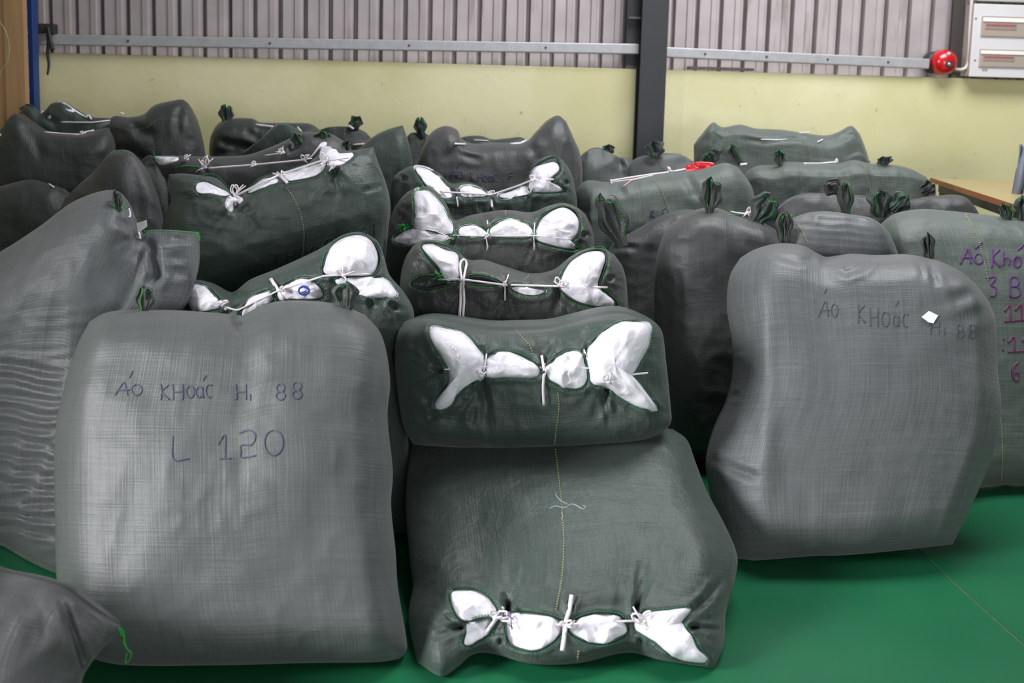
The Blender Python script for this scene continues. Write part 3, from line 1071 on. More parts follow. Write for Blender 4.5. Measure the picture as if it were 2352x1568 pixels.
def ear(S, basept, tip, w, Y=None, thread=None, mat=None, pl=4, sq=True, thick=.02, hollow=.0, seed=0):
    """gathered corner of the sack sticking up, crumpled into a loop, with stitching on its edge"""
    basept, tip = A(basept), A(tip)
    if Y is None:
        Y = float(surf(S, [basept[0]], [basept[1]])[0][1])
    d = tip - basept
    L_ = np.linalg.norm(d); d /= L_
    nrm = np.array([d[1], -d[0]])
    nt_, ns_ = 26, 37
    rnd = random.Random(seed + int(basept[0]))
    ph = rnd.uniform(0, 6); lean = rnd.uniform(-.5, .5); fsk = rnd.uniform(-.35, .35)
    V1, V2 = [], []
    for i in range(nt_):
        t = i / (nt_ - 1)
        wid = w * (.40 + .60 * math.sin(min(1, t * 1.02) * math.pi * .80)) * (1 if t < .84 else math.sqrt(max(0.0, 1 - ((t - .84) / .16) ** 2)) * .8 + .2)
        for j in range(ns_):
            s = -1 + 2 * j / (ns_ - 1)
            edge_ = math.sqrt(max(0, 1 - s * s))
            jag = .07 * w * math.sin(t * 11 + ph + (3 if s > 0 else 0)) * abs(s)
            p = basept + d * L_ * (t * 1.10 - .10) + nrm * (s * wid / 2 + jag + lean * .18 * w * t * t)
            p = p + d * (L_ * .10 * math.sin(s * 3 + ph) * t ** 3)
            nzv = vnoise(A([[s * 1.6 + t * .5, t * 1.1, ph * 3.0]]), 1.9)[0]
            nz2 = vnoise(A([[s * 3.2, t * 1.0, ph * 5.0]]), 2.6)[0]
            zz = thick * edge_ * (.5 + .6 * t) + edge_ * (.014 * nzv + .010 * nz2) * (.5 + t)
            zz -= (hollow + .012) * math.exp(-((s - fsk - .25 * math.sin(t * 2.5)) / .20) ** 2) * math.exp(-((t - .62) / .34) ** 2)
            dd = raydir(p[0], p[1]); tt = (Y - CAM[1]) / dd[1]
            q = CAM + dd * tt
            dn = dd / np.linalg.norm(dd)
            V1.append(q - dn * zz)
            V2.append(q + dn * thick * .7 * edge_)
    fs = []
    o_ = nt_ * ns_
    for i in range(nt_ - 1):
        for j in range(ns_ - 1):
            a = i * ns_ + j
            fs.append((a, a + 1, a + ns_ + 1, a + ns_))
            fs.append((o_ + a, o_ + a + ns_, o_ + a + ns_ + 1, o_ + a + 1))
    for i in range(nt_ - 1):
        for j in (0, ns_ - 1):
            a = i * ns_ + j
            fs.append((a, a + ns_, o_ + a + ns_, o_ + a))
    uv = [((k % ns_) * .004, (k // ns_) * .006) for k in range(o_)] * 2
    e = link('gathered_corner', A(V1 + V2), fs, mat or (M_CRINK if S.mat in (M_GREEN, M_GREENL, M_DARK) else M_CRINKG), S.root, uvs=uv)
    if sq:
        V1 = A(V1).reshape(nt_, ns_, 3)
        m_ = MB()
        js = rnd.choice([6, 24])
        for (row, jj) in ((None, js),):
            pts = []
            for i in range(3, nt_ - 1):
                pts.append(V1[i, jj + (i % 2) * 1] - fwd * .004)
            m_.tube(pts, .0011, 4)
        top_ = [V1[nt_ - 3, j] - fwd * .004 + upv * .001 * (j % 2) for j in range(4, ns_ - 4)]
        m_.tube(top_, .0010, 4)
        m_.build('stitching', thread or M_THREAD, e)['kind'] = 'stuff'
    return e


def seam(S, line, mat=None, name='centre_stitching', step=6, r=.0017, lift=.002):
    m_ = MB()
    dashes(m_, line, S, step, .62, r, lift)
    o = m_.build(name, mat or M_YTHREAD, S.root)
    o['kind'] = 'stuff'
    return o


def fray(S, x, y, size=18, n=9, mat=None, lift=.01):
    rnd = random.Random(int(x + y))
    m_ = MB()
    c = surf(S, [x], [y], lift)[0]
    k = np.linalg.norm(c - CAM) / F
    for i in range(n):
        a = rnd.uniform(0, 6.28); L_ = size * k * rnd.uniform(.4, 1.2)
        e_ = c + (rgt * math.cos(a) + upv * math.sin(a) * .6) * L_
        mi = (c + e_) / 2 + (rgt * rnd.uniform(-1, 1) + upv * rnd.uniform(-1, 1)) * L_ * .3 - fwd * .006
        m_.tube(catmull([c, mi, e_], 7), .0010, 4)
    o = m_.build('frayed_thread', mat or M_THREAD, S.root)
    o['kind'] = 'stuff'
    return o


# handwriting ---------------------------------------------------------------
def _ell(cx, cy, rx, ry, a0=-90, a1=270, n=14):
    return [(cx + rx * math.cos(math.radians(a0 + (a1 - a0) * i / (n - 1))), cy + ry * math.sin(math.radians(a0 + (a1 - a0) * i / (n - 1)))) for i in range(n)]


GL = {
    'A': [[(0, 1), (.35, .35), (.58, 0), (.7, .45), (.8, 1)], [(.1, .62), (.9, .58)]],
    'O': [_ell(.5, .55, .42, .45)],
    'K': [[(.15, 0), (.18, .5), (.15, 1)], [(.85, .05), (.22, .5), (.9, 1)]],
    'H': [[(.1, 0), (.15, 1)], [(.85, 0), (.85, 1)], [(.12, .52), (.85, .48)]],
    'C': [_ell(.55, .5, .42, .48, -50, -300, 12)],
    'a': [_ell(.42, .6, .34, .38), [(.78, .2), (.78, .7), (.85, 1)]],
    'o': [_ell(.5, .65, .38, .34)],
    'h': [[(.15, 0), (.15, 1)], [(.15, .65), (.45, .42), (.75, .6), (.78, 1)]],
    'i': [[(.5, .45), (.5, 1)]],
    'L': [[(.1, 0), (.12, .97), (.95, .95)]],
    '1': [[(.1, .4), (.55, .02), (.55, .98)], [(.1, 1), (1, .97)]],
    '2': [[(.1, .1), (.6, .0), (.92, .18), (.75, .5), (.2, .52), (.18, .75), (.22, .95), (.95, .88)]],
    '0': [_ell(.5, .5, .45, .5)],
    '8': [_ell(.5, .27, .33, .26), _ell(.5, .76, .38, .25)],
    'F': [[(.15, 0), (.15, 1)], [(.15, .03), (.9, 0)], [(.15, .48), (.7, .45)]],
    'B': [[(.12, 0), (.15, 1)], [(.12, .02), (.6, .0), (.78, .22), (.6, .44), (.15, .48)], [(.15, .48), (.7, .5), (.9, .75), (.65, .98), (.15, 1)]],
    '3': [[(.1, .05), (.8, .02), (.45, .42), (.85, .6), (.75, .95), (.4, 1)]],
    '6': [[(.85, .05), (.35, .25), (.12, .65), (.35, .98), (.8, .9), (.8, .65), (.4, .6), (.15, .75)]],
    "'": [[(0, 1), (1, 0)]],
    ':': [[(.4, .2), (.6, .25)], [(.3, .9), (.5, .95)]],
}


def write(S, items, mat, width=4.0, name='handwritten_letter', lift=.0018):
    """items: (char, x0, y0, x1, y1) rectangles for hand drawn characters"""
    for it in items:
        m_ = MB()
        ch, x0, y0, x1, y1 = it[:5]
        sh = it[5] if len(it) > 5 else 0.0
        for st_ in GL[ch]:
            pts = [(x0 + (x1 - x0) * a, y0 + (y1 - y0) * b_ + sh * a) for a, b_ in st_]
            P = catmull(pts, max(6, int(len_px(pts) / 4)) if len_px(pts) > 12 else 4)
            q = surf(S, P[:, 0], P[:, 1], lift)
            k = np.linalg.norm(q[0] - CAM) / F
            m_.tube(q, width * .5 * k, 6, flat=.2)
        o = m_.build(name, mat, S.root)
        if len(GL[ch]) > 1:
            o['kind'] = 'stuff'


def pucker(x, y, a0, a1, n, L_, w=5, d=.010):
    """short folds fanning out from a tied point (angles in degrees, 0 = right, 90 = down)"""
    rnd = random.Random(int(x * 3 + y))
    out = []
    for i in range(n):
        a = math.radians(a0 + (a1 - a0) * (i + rnd.uniform(.2, .8)) / n)
        l = L_ * rnd.uniform(.6, 1.2)
        b_ = a + rnd.uniform(-.15, .15)
        out.append(([(x, y), (x + math.cos(a) * l * .5, y + math.sin(a) * l * .5), (x + math.cos(a) * l * .5 + math.cos(b_) * l * .5, y + math.sin(a) * l * .5 + math.sin(b_) * l * .5)], w * rnd.uniform(.8, 1.3), d * rnd.uniform(.6, 1.2), 'end'))
    return out
# ------------------------------------------------------------------ the central column of sacks
G_MID = 'tied sacks in the central column'
P_A = [
    [(1033, 1364), (1045, 1354), (1087, 1354), (1117, 1367), (1133, 1386), (1144, 1406), (1125, 1417), (1094, 1425), (1060, 1425), (1041, 1398)],
    [(1071, 1429), (1125, 1417), (1131, 1440), (1125, 1455), (1094, 1474), (1075, 1486), (1062, 1478), (1071, 1452)],
    [(1163, 1413), (1186, 1406), (1224, 1408), (1263, 1415), (1293, 1429), (1291, 1448), (1270, 1474), (1232, 1494), (1198, 1490), (1171, 1478), (1163, 1452)],
    [(1305, 1440), (1320, 1425), (1358, 1411), (1397, 1409), (1427, 1417), (1441, 1440), (1435, 1459), (1397, 1476), (1366, 1478), (1332, 1467), (1309, 1452)],
    [(1465, 1413), (1500, 1406), (1550, 1400), (1584, 1396), (1573, 1417), (1565, 1429), (1588, 1459), (1607, 1494), (1626, 1517), (1607, 1522), (1569, 1517), (1542, 1505), (1508, 1474), (1477, 1455), (1458, 1440)],
]


def fnA(px, py, U, V):
    # the mouth band at the front is drawn in between the ties
    d = -.030 * np.exp(-((py - 1440) / 42) ** 2) * np.exp(-((px - 1300) / 330) ** 4)
    return d + .02 * np.exp(-((px - 1010) / 60) ** 2 - ((py - 1300) / 60) ** 2) + .025 * np.exp(-((px - 1600) / 60) ** 2 - ((py - 1300) / 60) ** 2)


cA = pucker(1165, 1405, 250, 300, 4, 110, 6, .014) + pucker(1312, 1400, 245, 295, 4, 80, 4, .008) + pucker(1460, 1405, 250, 300, 4, 130, 6, .014) \
    + pucker(1060, 1440, 150, 230, 4, 90, 6, .012) + pucker(1590, 1440, -50, 40, 5, 80, 6, .012) + pucker(1150, 1470, 60, 130, 3, 45, 5, .009) + pucker(1470, 1470, 60, 120, 3, 45, 5, .009) \
    + [([(1165, 1400), (1170, 1340), (1172, 1270)], 9, .014, 'end'), ([(1462, 1400), (1478, 1330), (1480, 1270)], 9, .014, 'end'), ([(1560, 1430), (1620, 1380), (1675, 1310)], 9, .018, 'mid')]
SA = sack('A', 'large green sack lying flat on the floor at front centre, open mouth low in front', M_GREEN,
          top=[(952, 1000), (1050, 985), (1250, 975), (1450, 972), (1545, 985)],
          bottom=[(958, 1520), (1012, 1552), (1050, 1532), (1085, 1503), (1130, 1500), (1220, 1524), (1330, 1522), (1440, 1498), (1520, 1516), (1640, 1534)],
          left=[(938, 1060), (932, 1160), (940, 1270), (948, 1340), (938, 1420)], right=[(1578, 1010), (1598, 1062), (1625, 1130), (1665, 1205), (1693, 1275), (1688, 1330), (1668, 1400), (1662, 1480)],
          dt=3.22, db='floor', Tf=.17, Tb=.35, box=(.16, .84, .34, .72), ex=(2.2, 2.2, 2, 2), n=(170, 170), lump=.010, crumple=.5, creases=cA, holes=P_A, group=G_MID, backdir=(0, .3, -1), pillow=.05, seed=1, fn=fnA)
LB = ['white garment packet in the upper left gap of the front centre sack', 'small white garment packet in the lower left gap of the front centre sack', 'white packet with dark print left of the middle tie, front centre sack',
      'oval white packet right of the middle tie, front centre sack', 'white packet spreading to the lower right corner of the front centre sack']
for i, p in enumerate(P_A):
    bundle(SA, p, LB[i], 'garment packets in the front centre sack', seed=i, centre=(1520, 1440) if i == 4 else None)
    hem(SA, p, M_THREADD)
string(SA, [(1150, 1424), (1230, 1434), (1300, 1434), (1470, 1424), (1560, 1424)])
string(SA, [(1313, 1366), (1308, 1400), (1298, 1432), (1296, 1460), (1291, 1494)], r=.006)
for (x, y, s_) in ((1138, 1418, 26), (1300, 1436, 16), (1478, 1428, 28)):
    knot(SA, x, y, s_)
string(SA, [(1156, 1394), (1140, 1420), (1118, 1450)], r=.005)
string(SA, [(1458, 1406), (1478, 1430), (1500, 1460)], r=.005)
seam(SA, [(1275, 1030), (1283, 1090), (1291, 1170), (1295, 1250), (1290, 1330), (1277, 1400)], r=.0018)
seam(SA, [(1329, 1494), (1326, 1516)])
m_ = MB()
for ln in ([(1262, 1168), (1276, 1162), (1298, 1166), (1310, 1158), (1322, 1159), (1336, 1168), (1347, 1167), (1340, 1160)], [(1275, 1134), (1286, 1148), (1305, 1158)], [(1290, 1176), (1293, 1186), (1289, 1192)]):
    q = drape(SA, ln, lift=.002)
    m_.tube(q, .0022, 5, flat=.3)
m_.build('chalk_mark', M_CHALK, SA.root)
m_ = MB()
for (a, b) in (((1166, 1412), (1180, 1422)), ((1166, 1432), (1178, 1442)), ((1172, 1408), (1176, 1446))):
    m_.tube(surf(SA, [a[0], b[0]], [a[1], b[1]], .03), .0015, 5)
m_.build('printed_mark', M_INKP, SA.root)

P_B = [
    [(986, 758), (996, 750), (1027, 755), (1061, 765), (1088, 789), (1106, 813), (1112, 828), (1110, 864), (1100, 872), (1068, 888), (1044, 908), (1034, 928), (1013, 938), (1001, 934), (1006, 918), (1027, 894), (1034, 867), (1030, 843), (1013, 813), (996, 786)],
    [(1118, 820), (1139, 810), (1173, 810), (1204, 820), (1224, 832), (1241, 845), (1241, 860), (1224, 865), (1170, 864), (1119, 864), (1114, 840)],
    [(1255, 845), (1275, 826), (1302, 811), (1330, 808), (1340, 826), (1350, 854), (1348, 874), (1338, 890), (1309, 894), (1278, 881), (1257, 867)],
    [(1350, 806), (1362, 786), (1394, 758), (1428, 741), (1459, 739), (1489, 743), (1494, 758), (1489, 789), (1476, 816), (1459, 847), (1450, 862), (1464, 879), (1486, 908), (1508, 940), (1486, 939), (1452, 925), (1421, 907), (1394, 888), (1362, 881), (1356, 857), (1350, 826)],
]
cB = pucker(1112, 812, 240, 290, 3, 60, 5, .010) + pucker(1110, 872, 70, 130, 4, 110, 6, .014) + pucker(1248, 842, 240, 300, 4, 80, 6, .014) + pucker(1344, 805, 250, 300, 3, 60, 5, .01) \
    + pucker(1392, 890, 60, 110, 3, 90, 7, .016) + pucker(1010, 850, 150, 230, 5, 90, 6, .009) + pucker(1500, 930, 20, 90, 4, 50, 5, .006) + [([(1112, 872), (1118, 930), (1122, 1000)], 9, .020, 'end'), ([(1385, 890), (1376, 930), (1362, 975)], 10, .016, 'end'), ([(1000, 938), (988, 965)], 9, .012)]
SB = sack('B', 'green sack resting on top of the flat front sack, wide mouth with four gaps', M_GREEN,
          top=[(928, 738), (985, 732), (1060, 746), (1130, 758), (1190, 758), (1260, 755), (1320, 740), (1375, 726), (1430, 720), (1495, 736)],
          bottom=[(948, 1020), (1050, 1028), (1156, 1033), (1280, 1030), (1380, 1022), (1470, 1012), (1520, 996)],
          left=[(911, 770), (906, 830), (912, 900), (925, 975)], right=[(1520, 760), (1530, 830), (1540, 930), (1541, 970)],
          dt=3.10, db=3.06, Tf=.13, Tb=.33, box=(.14, .86, .2, .8), n=(170, 130), lump=.012, creases=cB, holes=P_B, group=G_MID, pillow=.03, seed=2)
LB = ['star shaped white garment packet at the left of the sack on the flat sack', 'half round white packet left of the middle tie, sack on the flat sack', 'rounded white packet right of the middle tie, sack on the flat sack', 'large shiny white packet filling the right gap of the sack on the flat sack']
for i, p in enumerate(P_B):
    bundle(SB, p, LB[i], 'garment packets in the sack on the flat sack', seed=10 + i, centre=(1412, 835) if i == 3 else (1070, 840) if i == 0 else None, h=.04)
    hem(SB, p, M_THREADD)
string(SB, [(1020, 848), (1052, 846), (1110, 842), (1245, 843), (1385, 846), (1420, 862)], r=.0024)
string(SB, [(1388, 884), (1420, 868), (1450, 860), (1488, 856)], r=.0032)
string(SB, [(1118, 812), (1112, 850), (1104, 868), (1112, 872)], r=.003)
string(SB, [(1244, 816), (1250, 850), (1247, 890), (1249, 930)], r=.0045)
string(SB, [(1256, 842), (1250, 868)], r=.003)
string(SB, [(1340, 802), (1352, 830), (1380, 872), (1400, 884), (1388, 890)], r=.0035)
knot(SB, 1248, 844, 12, tails=1)
knot(SB, 1398, 876, 16)
knot(SB, 1106, 862, 9, tails=2)
seam(SB, [(1281, 895), (1284, 935), (1278, 985), (1273, 1024)])
seam(SB, [(1186, 758), (1200, 775), (1218, 795), (1224, 820)])

P_C = [
    [(972, 568), (993, 565), (1020, 577), (1047, 585), (1051, 602), (1056, 636), (1036, 648), (1020, 636), (1010, 612), (989, 588)],
    [(1170, 660), (1197, 656), (1231, 662), (1258, 667), (1241, 677), (1217, 679), (1190, 673)],
    [(1289, 646), (1306, 612), (1326, 594), (1353, 582), (1381, 582), (1386, 595), (1377, 626), (1370, 653), (1382, 670), (1406, 690), (1406, 700), (1381, 701), (1333, 692), (1306, 677), (1287, 660)],
]
H_C4 = [(1068, 640), (1100, 634), (1130, 642), (1152, 652), (1110, 655), (1075, 650)]
H_C5 = [(945, 652), (975, 636), (1010, 640), (1046, 646), (1010, 658), (975, 664)]
H_C1 = [(966, 562), (995, 556), (1030, 566), (1052, 582), (1056, 604), (1058, 636), (1036, 648), (1016, 638), (1004, 614), (984, 590)]
H_C3 = [(1285, 655), (1300, 612), (1330, 585), (1362, 573), (1386, 573), (1394, 595), (1384, 632), (1376, 655), (1396, 676), (1416, 698), (1404, 707), (1350, 701), (1306, 683)]
cC = pucker(1062, 655, 70, 130, 4, 70, 5, .014) + pucker(1160, 660, 60, 120, 4, 90, 5, .012) + pucker(1280, 665, 60, 110, 3, 80, 6, .014) + pucker(1160, 650, 230, 300, 3, 40, 5, .008) + pucker(1000, 640, 120, 240, 5, 60, 5, .01) + pucker(1400, 640, -60, 30, 4, 50, 5, .008) + [([(1060, 590), (1066, 640)], 9, .02)]
SC = sack('C', 'dark sack behind the open four gap sack, mouth tied by a tall hanging white loop', M_CRINKG,
          top=[(948, 565), (975, 550), (1012, 556), (1044, 572), (1075, 596), (1112, 597), (1160, 612), (1217, 628), (1270, 620), (1310, 590), (1345, 572), (1384, 570), (1412, 585)],
          bottom=('auto', 925, 1440), left=[(928, 600), (918, 660), (920, 800)], right=[(1433, 620), (1441, 680), (1442, 800)],
          dt=3.62, db=3.60, Tf=.15, Tb=.13, box=(.2, .8, .10, .9), n=(150, 150), lump=.010, creases=cC, holes=[H_C1, P_C[1], H_C3, H_C4, H_C5], group=G_MID, seed=3)
LB = ['slim white garment packet left of the tall white string loop', 'small white sliver of packet below the string, sack with the tall loop', 'white heart shaped packet at the right of the sack with the tall loop']
for i, p in enumerate(P_C):
    bundle(SC, p, LB[i], 'garment packets in the sack with the tall loop', seed=20 + i, centre=(1340, 655) if i == 2 else None)
    hem(SC, (H_C1, p, H_C3)[i])
hem(SC, H_C4)
hem(SC, H_C5)
string(SC, [(1003, 641), (1060, 641), (1158, 654), (1280, 657), (1395, 660)], r=.004)
string(SC, [(1060, 642), (1056, 610), (1060, 596), (1068, 594), (1072, 604), (1064, 642), (1066, 690), (1062, 742)], r=.0052, lift=.02, taut=False, name='string_loop')
string(SC, [(1058, 642), (1058, 690), (1054, 742)], r=.0055, lift=.02, taut=False)
string(SC, [(1168, 630), (1160, 655), (1160, 690)], r=.003)
for (x, y, s_) in ((1158, 654, 9), (1284, 654, 16)):
    knot(SC, x, y, s_, tails=2)
fray(SC, 1008, 632, 20)
seam(SC, [(1200, 645), (1210, 637), (1216, 630)], r=.0022, step=4)

P_D = [
    [(952, 440), (971, 435), (995, 448), (1015, 472), (1029, 499), (1042, 526), (1039, 540), (1002, 533), (957, 521), (954, 489)],
    [(903, 547), (934, 528), (961, 523), (1002, 535), (1039, 543), (1036, 549), (1002, 555), (961, 560), (934, 562), (910, 557)],
    [(1053, 524), (1076, 516), (1104, 521), (1117, 531), (1118, 541), (1056, 543)],
    [(1124, 528), (1141, 511), (1175, 504), (1206, 513), (1224, 527), (1222, 544), (1170, 546), (1127, 543)],
    [(1233, 528), (1253, 499), (1287, 481), (1308, 486), (1325, 506), (1323, 533), (1308, 554), (1321, 569), (1280, 563), (1231, 548)],
]
H_D = [(1230, 528), (1246, 496), (1276, 476), (1304, 474), (1324, 486), (1332, 512), (1328, 540), (1312, 556), (1326, 572), (1280, 567), (1228, 550)]
cD = pucker(1118, 548, 70, 110, 3, 60, 4, .009) + pucker(1228, 550, 60, 120, 3, 70, 5, .01) + pucker(1043, 550, 60, 130, 4, 60, 5, .01) + pucker(1340, 540, -50, 50, 5, 50, 5, .009) + pucker(925, 500, 120, 240, 4, 50, 5, .008)
SD = sack('D', 'dark sack with a tall white packet on its left and a bright frayed green thread', M_CRINKG,
          top=[(925, 450), (945, 435), (975, 428), (1003, 440), (1026, 470), (1043, 504), (1080, 494), (1158, 482), (1219, 487), (1258, 473), (1294, 466), (1325, 476), (1345, 492)],
          bottom=('auto', 880, 1368), left=[(905, 480), (890, 520), (880, 570), (878, 650)], right=[(1360, 525), (1366, 570), (1368, 650)],
          dt=3.98, db=3.95, Tf=.15, Tb=.12, box=(.2, .8, .10, .9), n=(140, 140), lump=.010, creases=cD, holes=P_D[:4] + [H_D], group=G_MID, seed=4)
LB = ['tall white garment packet beside the vertical green stitching', 'flat white packet beneath the tall packet with green stitching', 'small white packet left of the middle tie, frayed thread sack', 'half round white packet right of the middle tie, frayed thread sack', 'white packet in the right ear of the frayed thread sack']
for i, p in enumerate(P_D):
    bundle(SD, p, LB[i], 'garment packets in the frayed thread sack', seed=30 + i)
    hem(SD, H_D if i == 4 else p)
string(SD, [(950, 521), (1000, 530), (1042, 548)], r=.0024)
string(SD, [(1040, 540), (1120, 542), (1228, 541), (1312, 549)], r=.0024)
string(SD, [(1119, 506), (1122, 530), (1116, 545), (1120, 562), (1118, 575)], r=.0028)
string(SD, [(1228, 512), (1226, 545), (1227, 574)], r=.0025)
knot(SD, 1119, 542, 7, tails=2)
fray(SD, 932, 519, 24, 14)
fray(SD, 966, 436, 18, 12)
seam(SD, [(958, 434), (950, 455), (945, 485), (945, 515)], M_THREAD, 'edge_stitching', r=.0024, step=4)
seam(SD, [(1160, 484), (1162, 494), (1158, 502)], step=4, r=.0024)

P_E = [
    [(951, 384), (981, 387), (1008, 404), (1029, 428), (1046, 450), (1019, 457), (988, 437), (968, 411)],
    [(1056, 430), (1080, 426), (1107, 435), (1124, 449), (1090, 453), (1059, 452)],
    [(1141, 450), (1175, 437), (1209, 424), (1226, 442), (1200, 450), (1160, 456)],
    [(1219, 411), (1226, 390), (1253, 380), (1274, 377), (1281, 390), (1267, 404), (1263, 424), (1290, 435), (1260, 438), (1217, 436)],
]
H_E = [(1214, 425), (1222, 390), (1242, 370), (1270, 359), (1284, 366), (1286, 392), (1272, 406), (1270, 424), (1296, 432), (1300, 438), (1260, 442), (1216, 440)]
cE = pucker(1129, 458, 60, 120, 3, 50, 4, .01) + pucker(1215, 450, 60, 120, 3, 50, 4, .008) + pucker(1300, 420, -40, 60, 4, 40, 4, .009) + pucker(930, 410, 120, 240, 4, 40, 4, .008)
SE = sack('E', 'green sack with cat ear corners, white packets and a V shaped white tie', M_GREEN,
          top=[(915, 395), (944, 381), (972, 383), (1008, 397), (1035, 420), (1075, 418), (1107, 430), (1134, 444), (1175, 428), (1207, 415), (1219, 392), (1236, 368), (1267, 357), (1294, 368)],
          bottom=('auto', 898, 1326), left=[(902, 412), (897, 450), (897, 520)], right=[(1312, 398), (1322, 440), (1326, 520)],
          dt=4.33, db=4.32, Tf=.14, Tb=.12, box=(.2, .8, .10, .9), n=(120, 120), lump=.009, creases=cE, holes=P_E[:3] + [H_E], group=G_MID, seed=5)
LB = ['slanting white packet in the left ear of the sack with the V tie', 'small white packet left of the V tie knot', 'sliver of white packet right of the V tie knot', 'crumpled white packet in the right ear of the sack with the V tie']
for i, p in enumerate(P_E):
    bundle(SE, p, LB[i], 'garment packets in the V tie sack', seed=40 + i)
    hem(SE, H_E if i == 3 else p, M_THREADD, off=4)
string(SE, [(1010, 440), (1060, 443), (1128, 447), (1180, 430), (1226, 412), (1272, 412)], r=.004)
string(SE, [(1128, 446), (1130, 476)], r=.006)
string(SE, [(1230, 412), (1216, 447)], r=.004)
string(SE, [(1049, 452), (1052, 475)], r=.004)
knot(SE, 1128, 446, 9, tails=2)
knot(SE, 1228, 412, 14)
seam(SE, [(1092, 456), (1095, 470), (1097, 488)], step=4, r=.002)

# ------------------------------------------------------------------ left of the column
G_L = 'sacks left of the central column'
cFL = pucker(560, 722, 150, 210, 3, 70, 6, .012) + [([(535, 722), (548, 738), (560, 748)], 10, .03), ([(880, 900), (886, 1000), (890, 1100)], 7, .008, 'mid'), ([(895, 1180), (905, 1260)], 8, .006)]
SFL = sack('FL', 'big grey sack at front left with two lines of blue marker writing', M_GREYG,
           top=[(205, 738), (250, 716), (330, 711), (430, 714), (530, 722), (556, 724), (600, 702), (660, 690), (760, 696), (838, 722)],
           bottom=[(178, 1500), (280, 1526), (500, 1527), (700, 1522), (860, 1520), (918, 1512)],
           left=[(176, 795), (150, 880), (130, 965), (124, 1060), (126, 1200), (131, 1340), (150, 1430)], right=[(872, 762), (888, 810), (896, 880), (890, 960), (902, 1080), (898, 1160), (908, 1260), (914, 1350), (931, 1450), (934, 1490)],
           dt=2.86, db='floor', Tf=.16, Tb=.10, box=(.12, .88, .14, .86), ex=(2.2, 2.2, 2, 2), n=(150, 170), lump=.013, crumple=.35, creases=cFL, group=G_L, pillow=.06, seed=6, wr=.003)
ear(SFL, (330, 715), (335, 660), 44, Y=2.84)
ear(SFL, (792, 708), (794, 650), 58, Y=2.84, hollow=.02)
write(SFL, [('A', 264, 878, 300, 908), ("'", 297, 852, 305, 868), ('O', 300, 880, 328, 908), ('K', 366, 882, 392, 918), ('H', 394, 882, 424, 918), ('O', 426, 884, 448, 914), ('a', 448, 882, 470, 914), ("'", 466, 862, 474, 874), ('C', 470, 882, 490, 914),
            ('H', 538, 882, 570, 918), ('i', 570, 892, 580, 920), ('8', 630, 882, 658, 918), ('8', 667, 878, 696, 916)], M_INK, 3.6)
write(SFL, [('L', 393, 1001, 436, 1056), ('1', 498, 998, 532, 1054), ('2', 545, 988, 590, 1054), ('0', 605, 988, 652, 1046)], M_INK, 3.6)

P_F = [
    [(421, 661), (446, 651), (476, 661), (502, 687), (510, 706), (468, 714), (442, 716), (429, 691)],
    [(549, 725), (574, 686), (604, 672), (622, 671), (630, 688), (612, 697), (583, 716), (560, 727)],
    [(636, 668), (663, 650), (697, 638), (728, 652), (745, 678), (723, 687), (663, 687), (640, 692)],
    [(748, 606), (761, 572), (787, 551), (821, 543), (846, 552), (861, 576), (864, 602), (850, 628), (808, 631), (750, 628)],
    [(765, 642), (808, 637), (850, 636), (884, 641), (905, 661), (912, 680), (876, 681), (825, 678), (787, 661)],
]
H_F = [(744, 606), (756, 570), (784, 547), (821, 538), (850, 547), (870, 576), (874, 604), (856, 632), (808, 635), (750, 632)]
cF = pucker(900, 700, 0, 80, 5, 60, 5, .01) + pucker(640, 660, 230, 290, 3, 50, 5, .01) + pucker(748, 628, 200, 250, 3, 60, 5, .01) + pucker(850, 690, 40, 120, 4, 50, 5, .008) + [([(520, 690), (545, 680), (575, 676)], 9, .02)]
SF = sack('F', 'green sack behind the front left sack, round white packets at its right', M_GREEN,
          top=[(418, 662), (442, 643), (482, 650), (530, 672), (574, 642), (638, 616), (723, 577), (782, 543), (815, 533), (848, 541)],
          bottom=('auto', 430, 940), left=[(412, 720), (415, 850)], right=[(868, 556), (882, 590), (895, 634), (928, 674), (950, 715), (946, 752), (915, 790), (900, 812), (915, 880), (936, 1000), (938, 1060)],
          dt=3.22, db=3.16, Tf=.15, Tb=.14, box=(.2, .8, .12, .88), n=(140, 150), lump=.011, creases=cF, holes=P_F[:3] + [H_F, P_F[4]], group=G_L, seed=7)
LB = ['grey white packet in the left gap of the green sack behind the front left sack', 'narrow white packet above the front left sack, beside its dip', 'white packet with a round blue emblem', 'large round white packet, highest in the sack behind the front left sack', 'oval white packet right of the gathered loop above the front left sack']
for i, p in enumerate(P_F):
    bundle(SF, p, LB[i], 'garment packets behind the front left sack', seed=50 + i)
    hem(SF, H_F if i == 3 else p, M_THREADD)
string(SF, [(500, 700), (545, 713), (640, 667), (745, 633), (850, 629)], r=.0034)
string(SF, [(622, 640), (640, 668), (652, 690)], r=.006)
string(SF, [(506, 690), (520, 712)], r=.004)
knot(SF, 512, 700, 13); knot(SF, 790, 632, 18); knot(SF, 648, 664, 8)
m_ = MB()
e_ = _ell(698, 667, 12, 10)
m_.tube(surf(SF, [p[0] for p in e_], [p[1] for p in e_], .034), .0032, 6, flat=.3)
for ln in ([(690, 662), (698, 659), (707, 664), (700, 669), (692, 672)], [(698, 675), (706, 671)]):
    m_.tube(surf(SF, [p[0] for p in ln], [p[1] for p in ln], .034), .0022, 6, flat=.3)
m_.build('printed_emblem', simple('blue_print', (38, 52, 150), .5), SF.root)

def fnL3(px, py, U, V):
    # steep ridge running down the left bulge, fallen away on the lower right
    d, _ = seg_dist(px, py, [(-60, 760), (60, 660), (150, 570), (230, 520)])
    side = np.clip(((px + 60) * .7 + (py - 760) * .75) / 200, 0, 1)
    return .02 * np.exp(-(d / 60) ** 2) - .03 * side


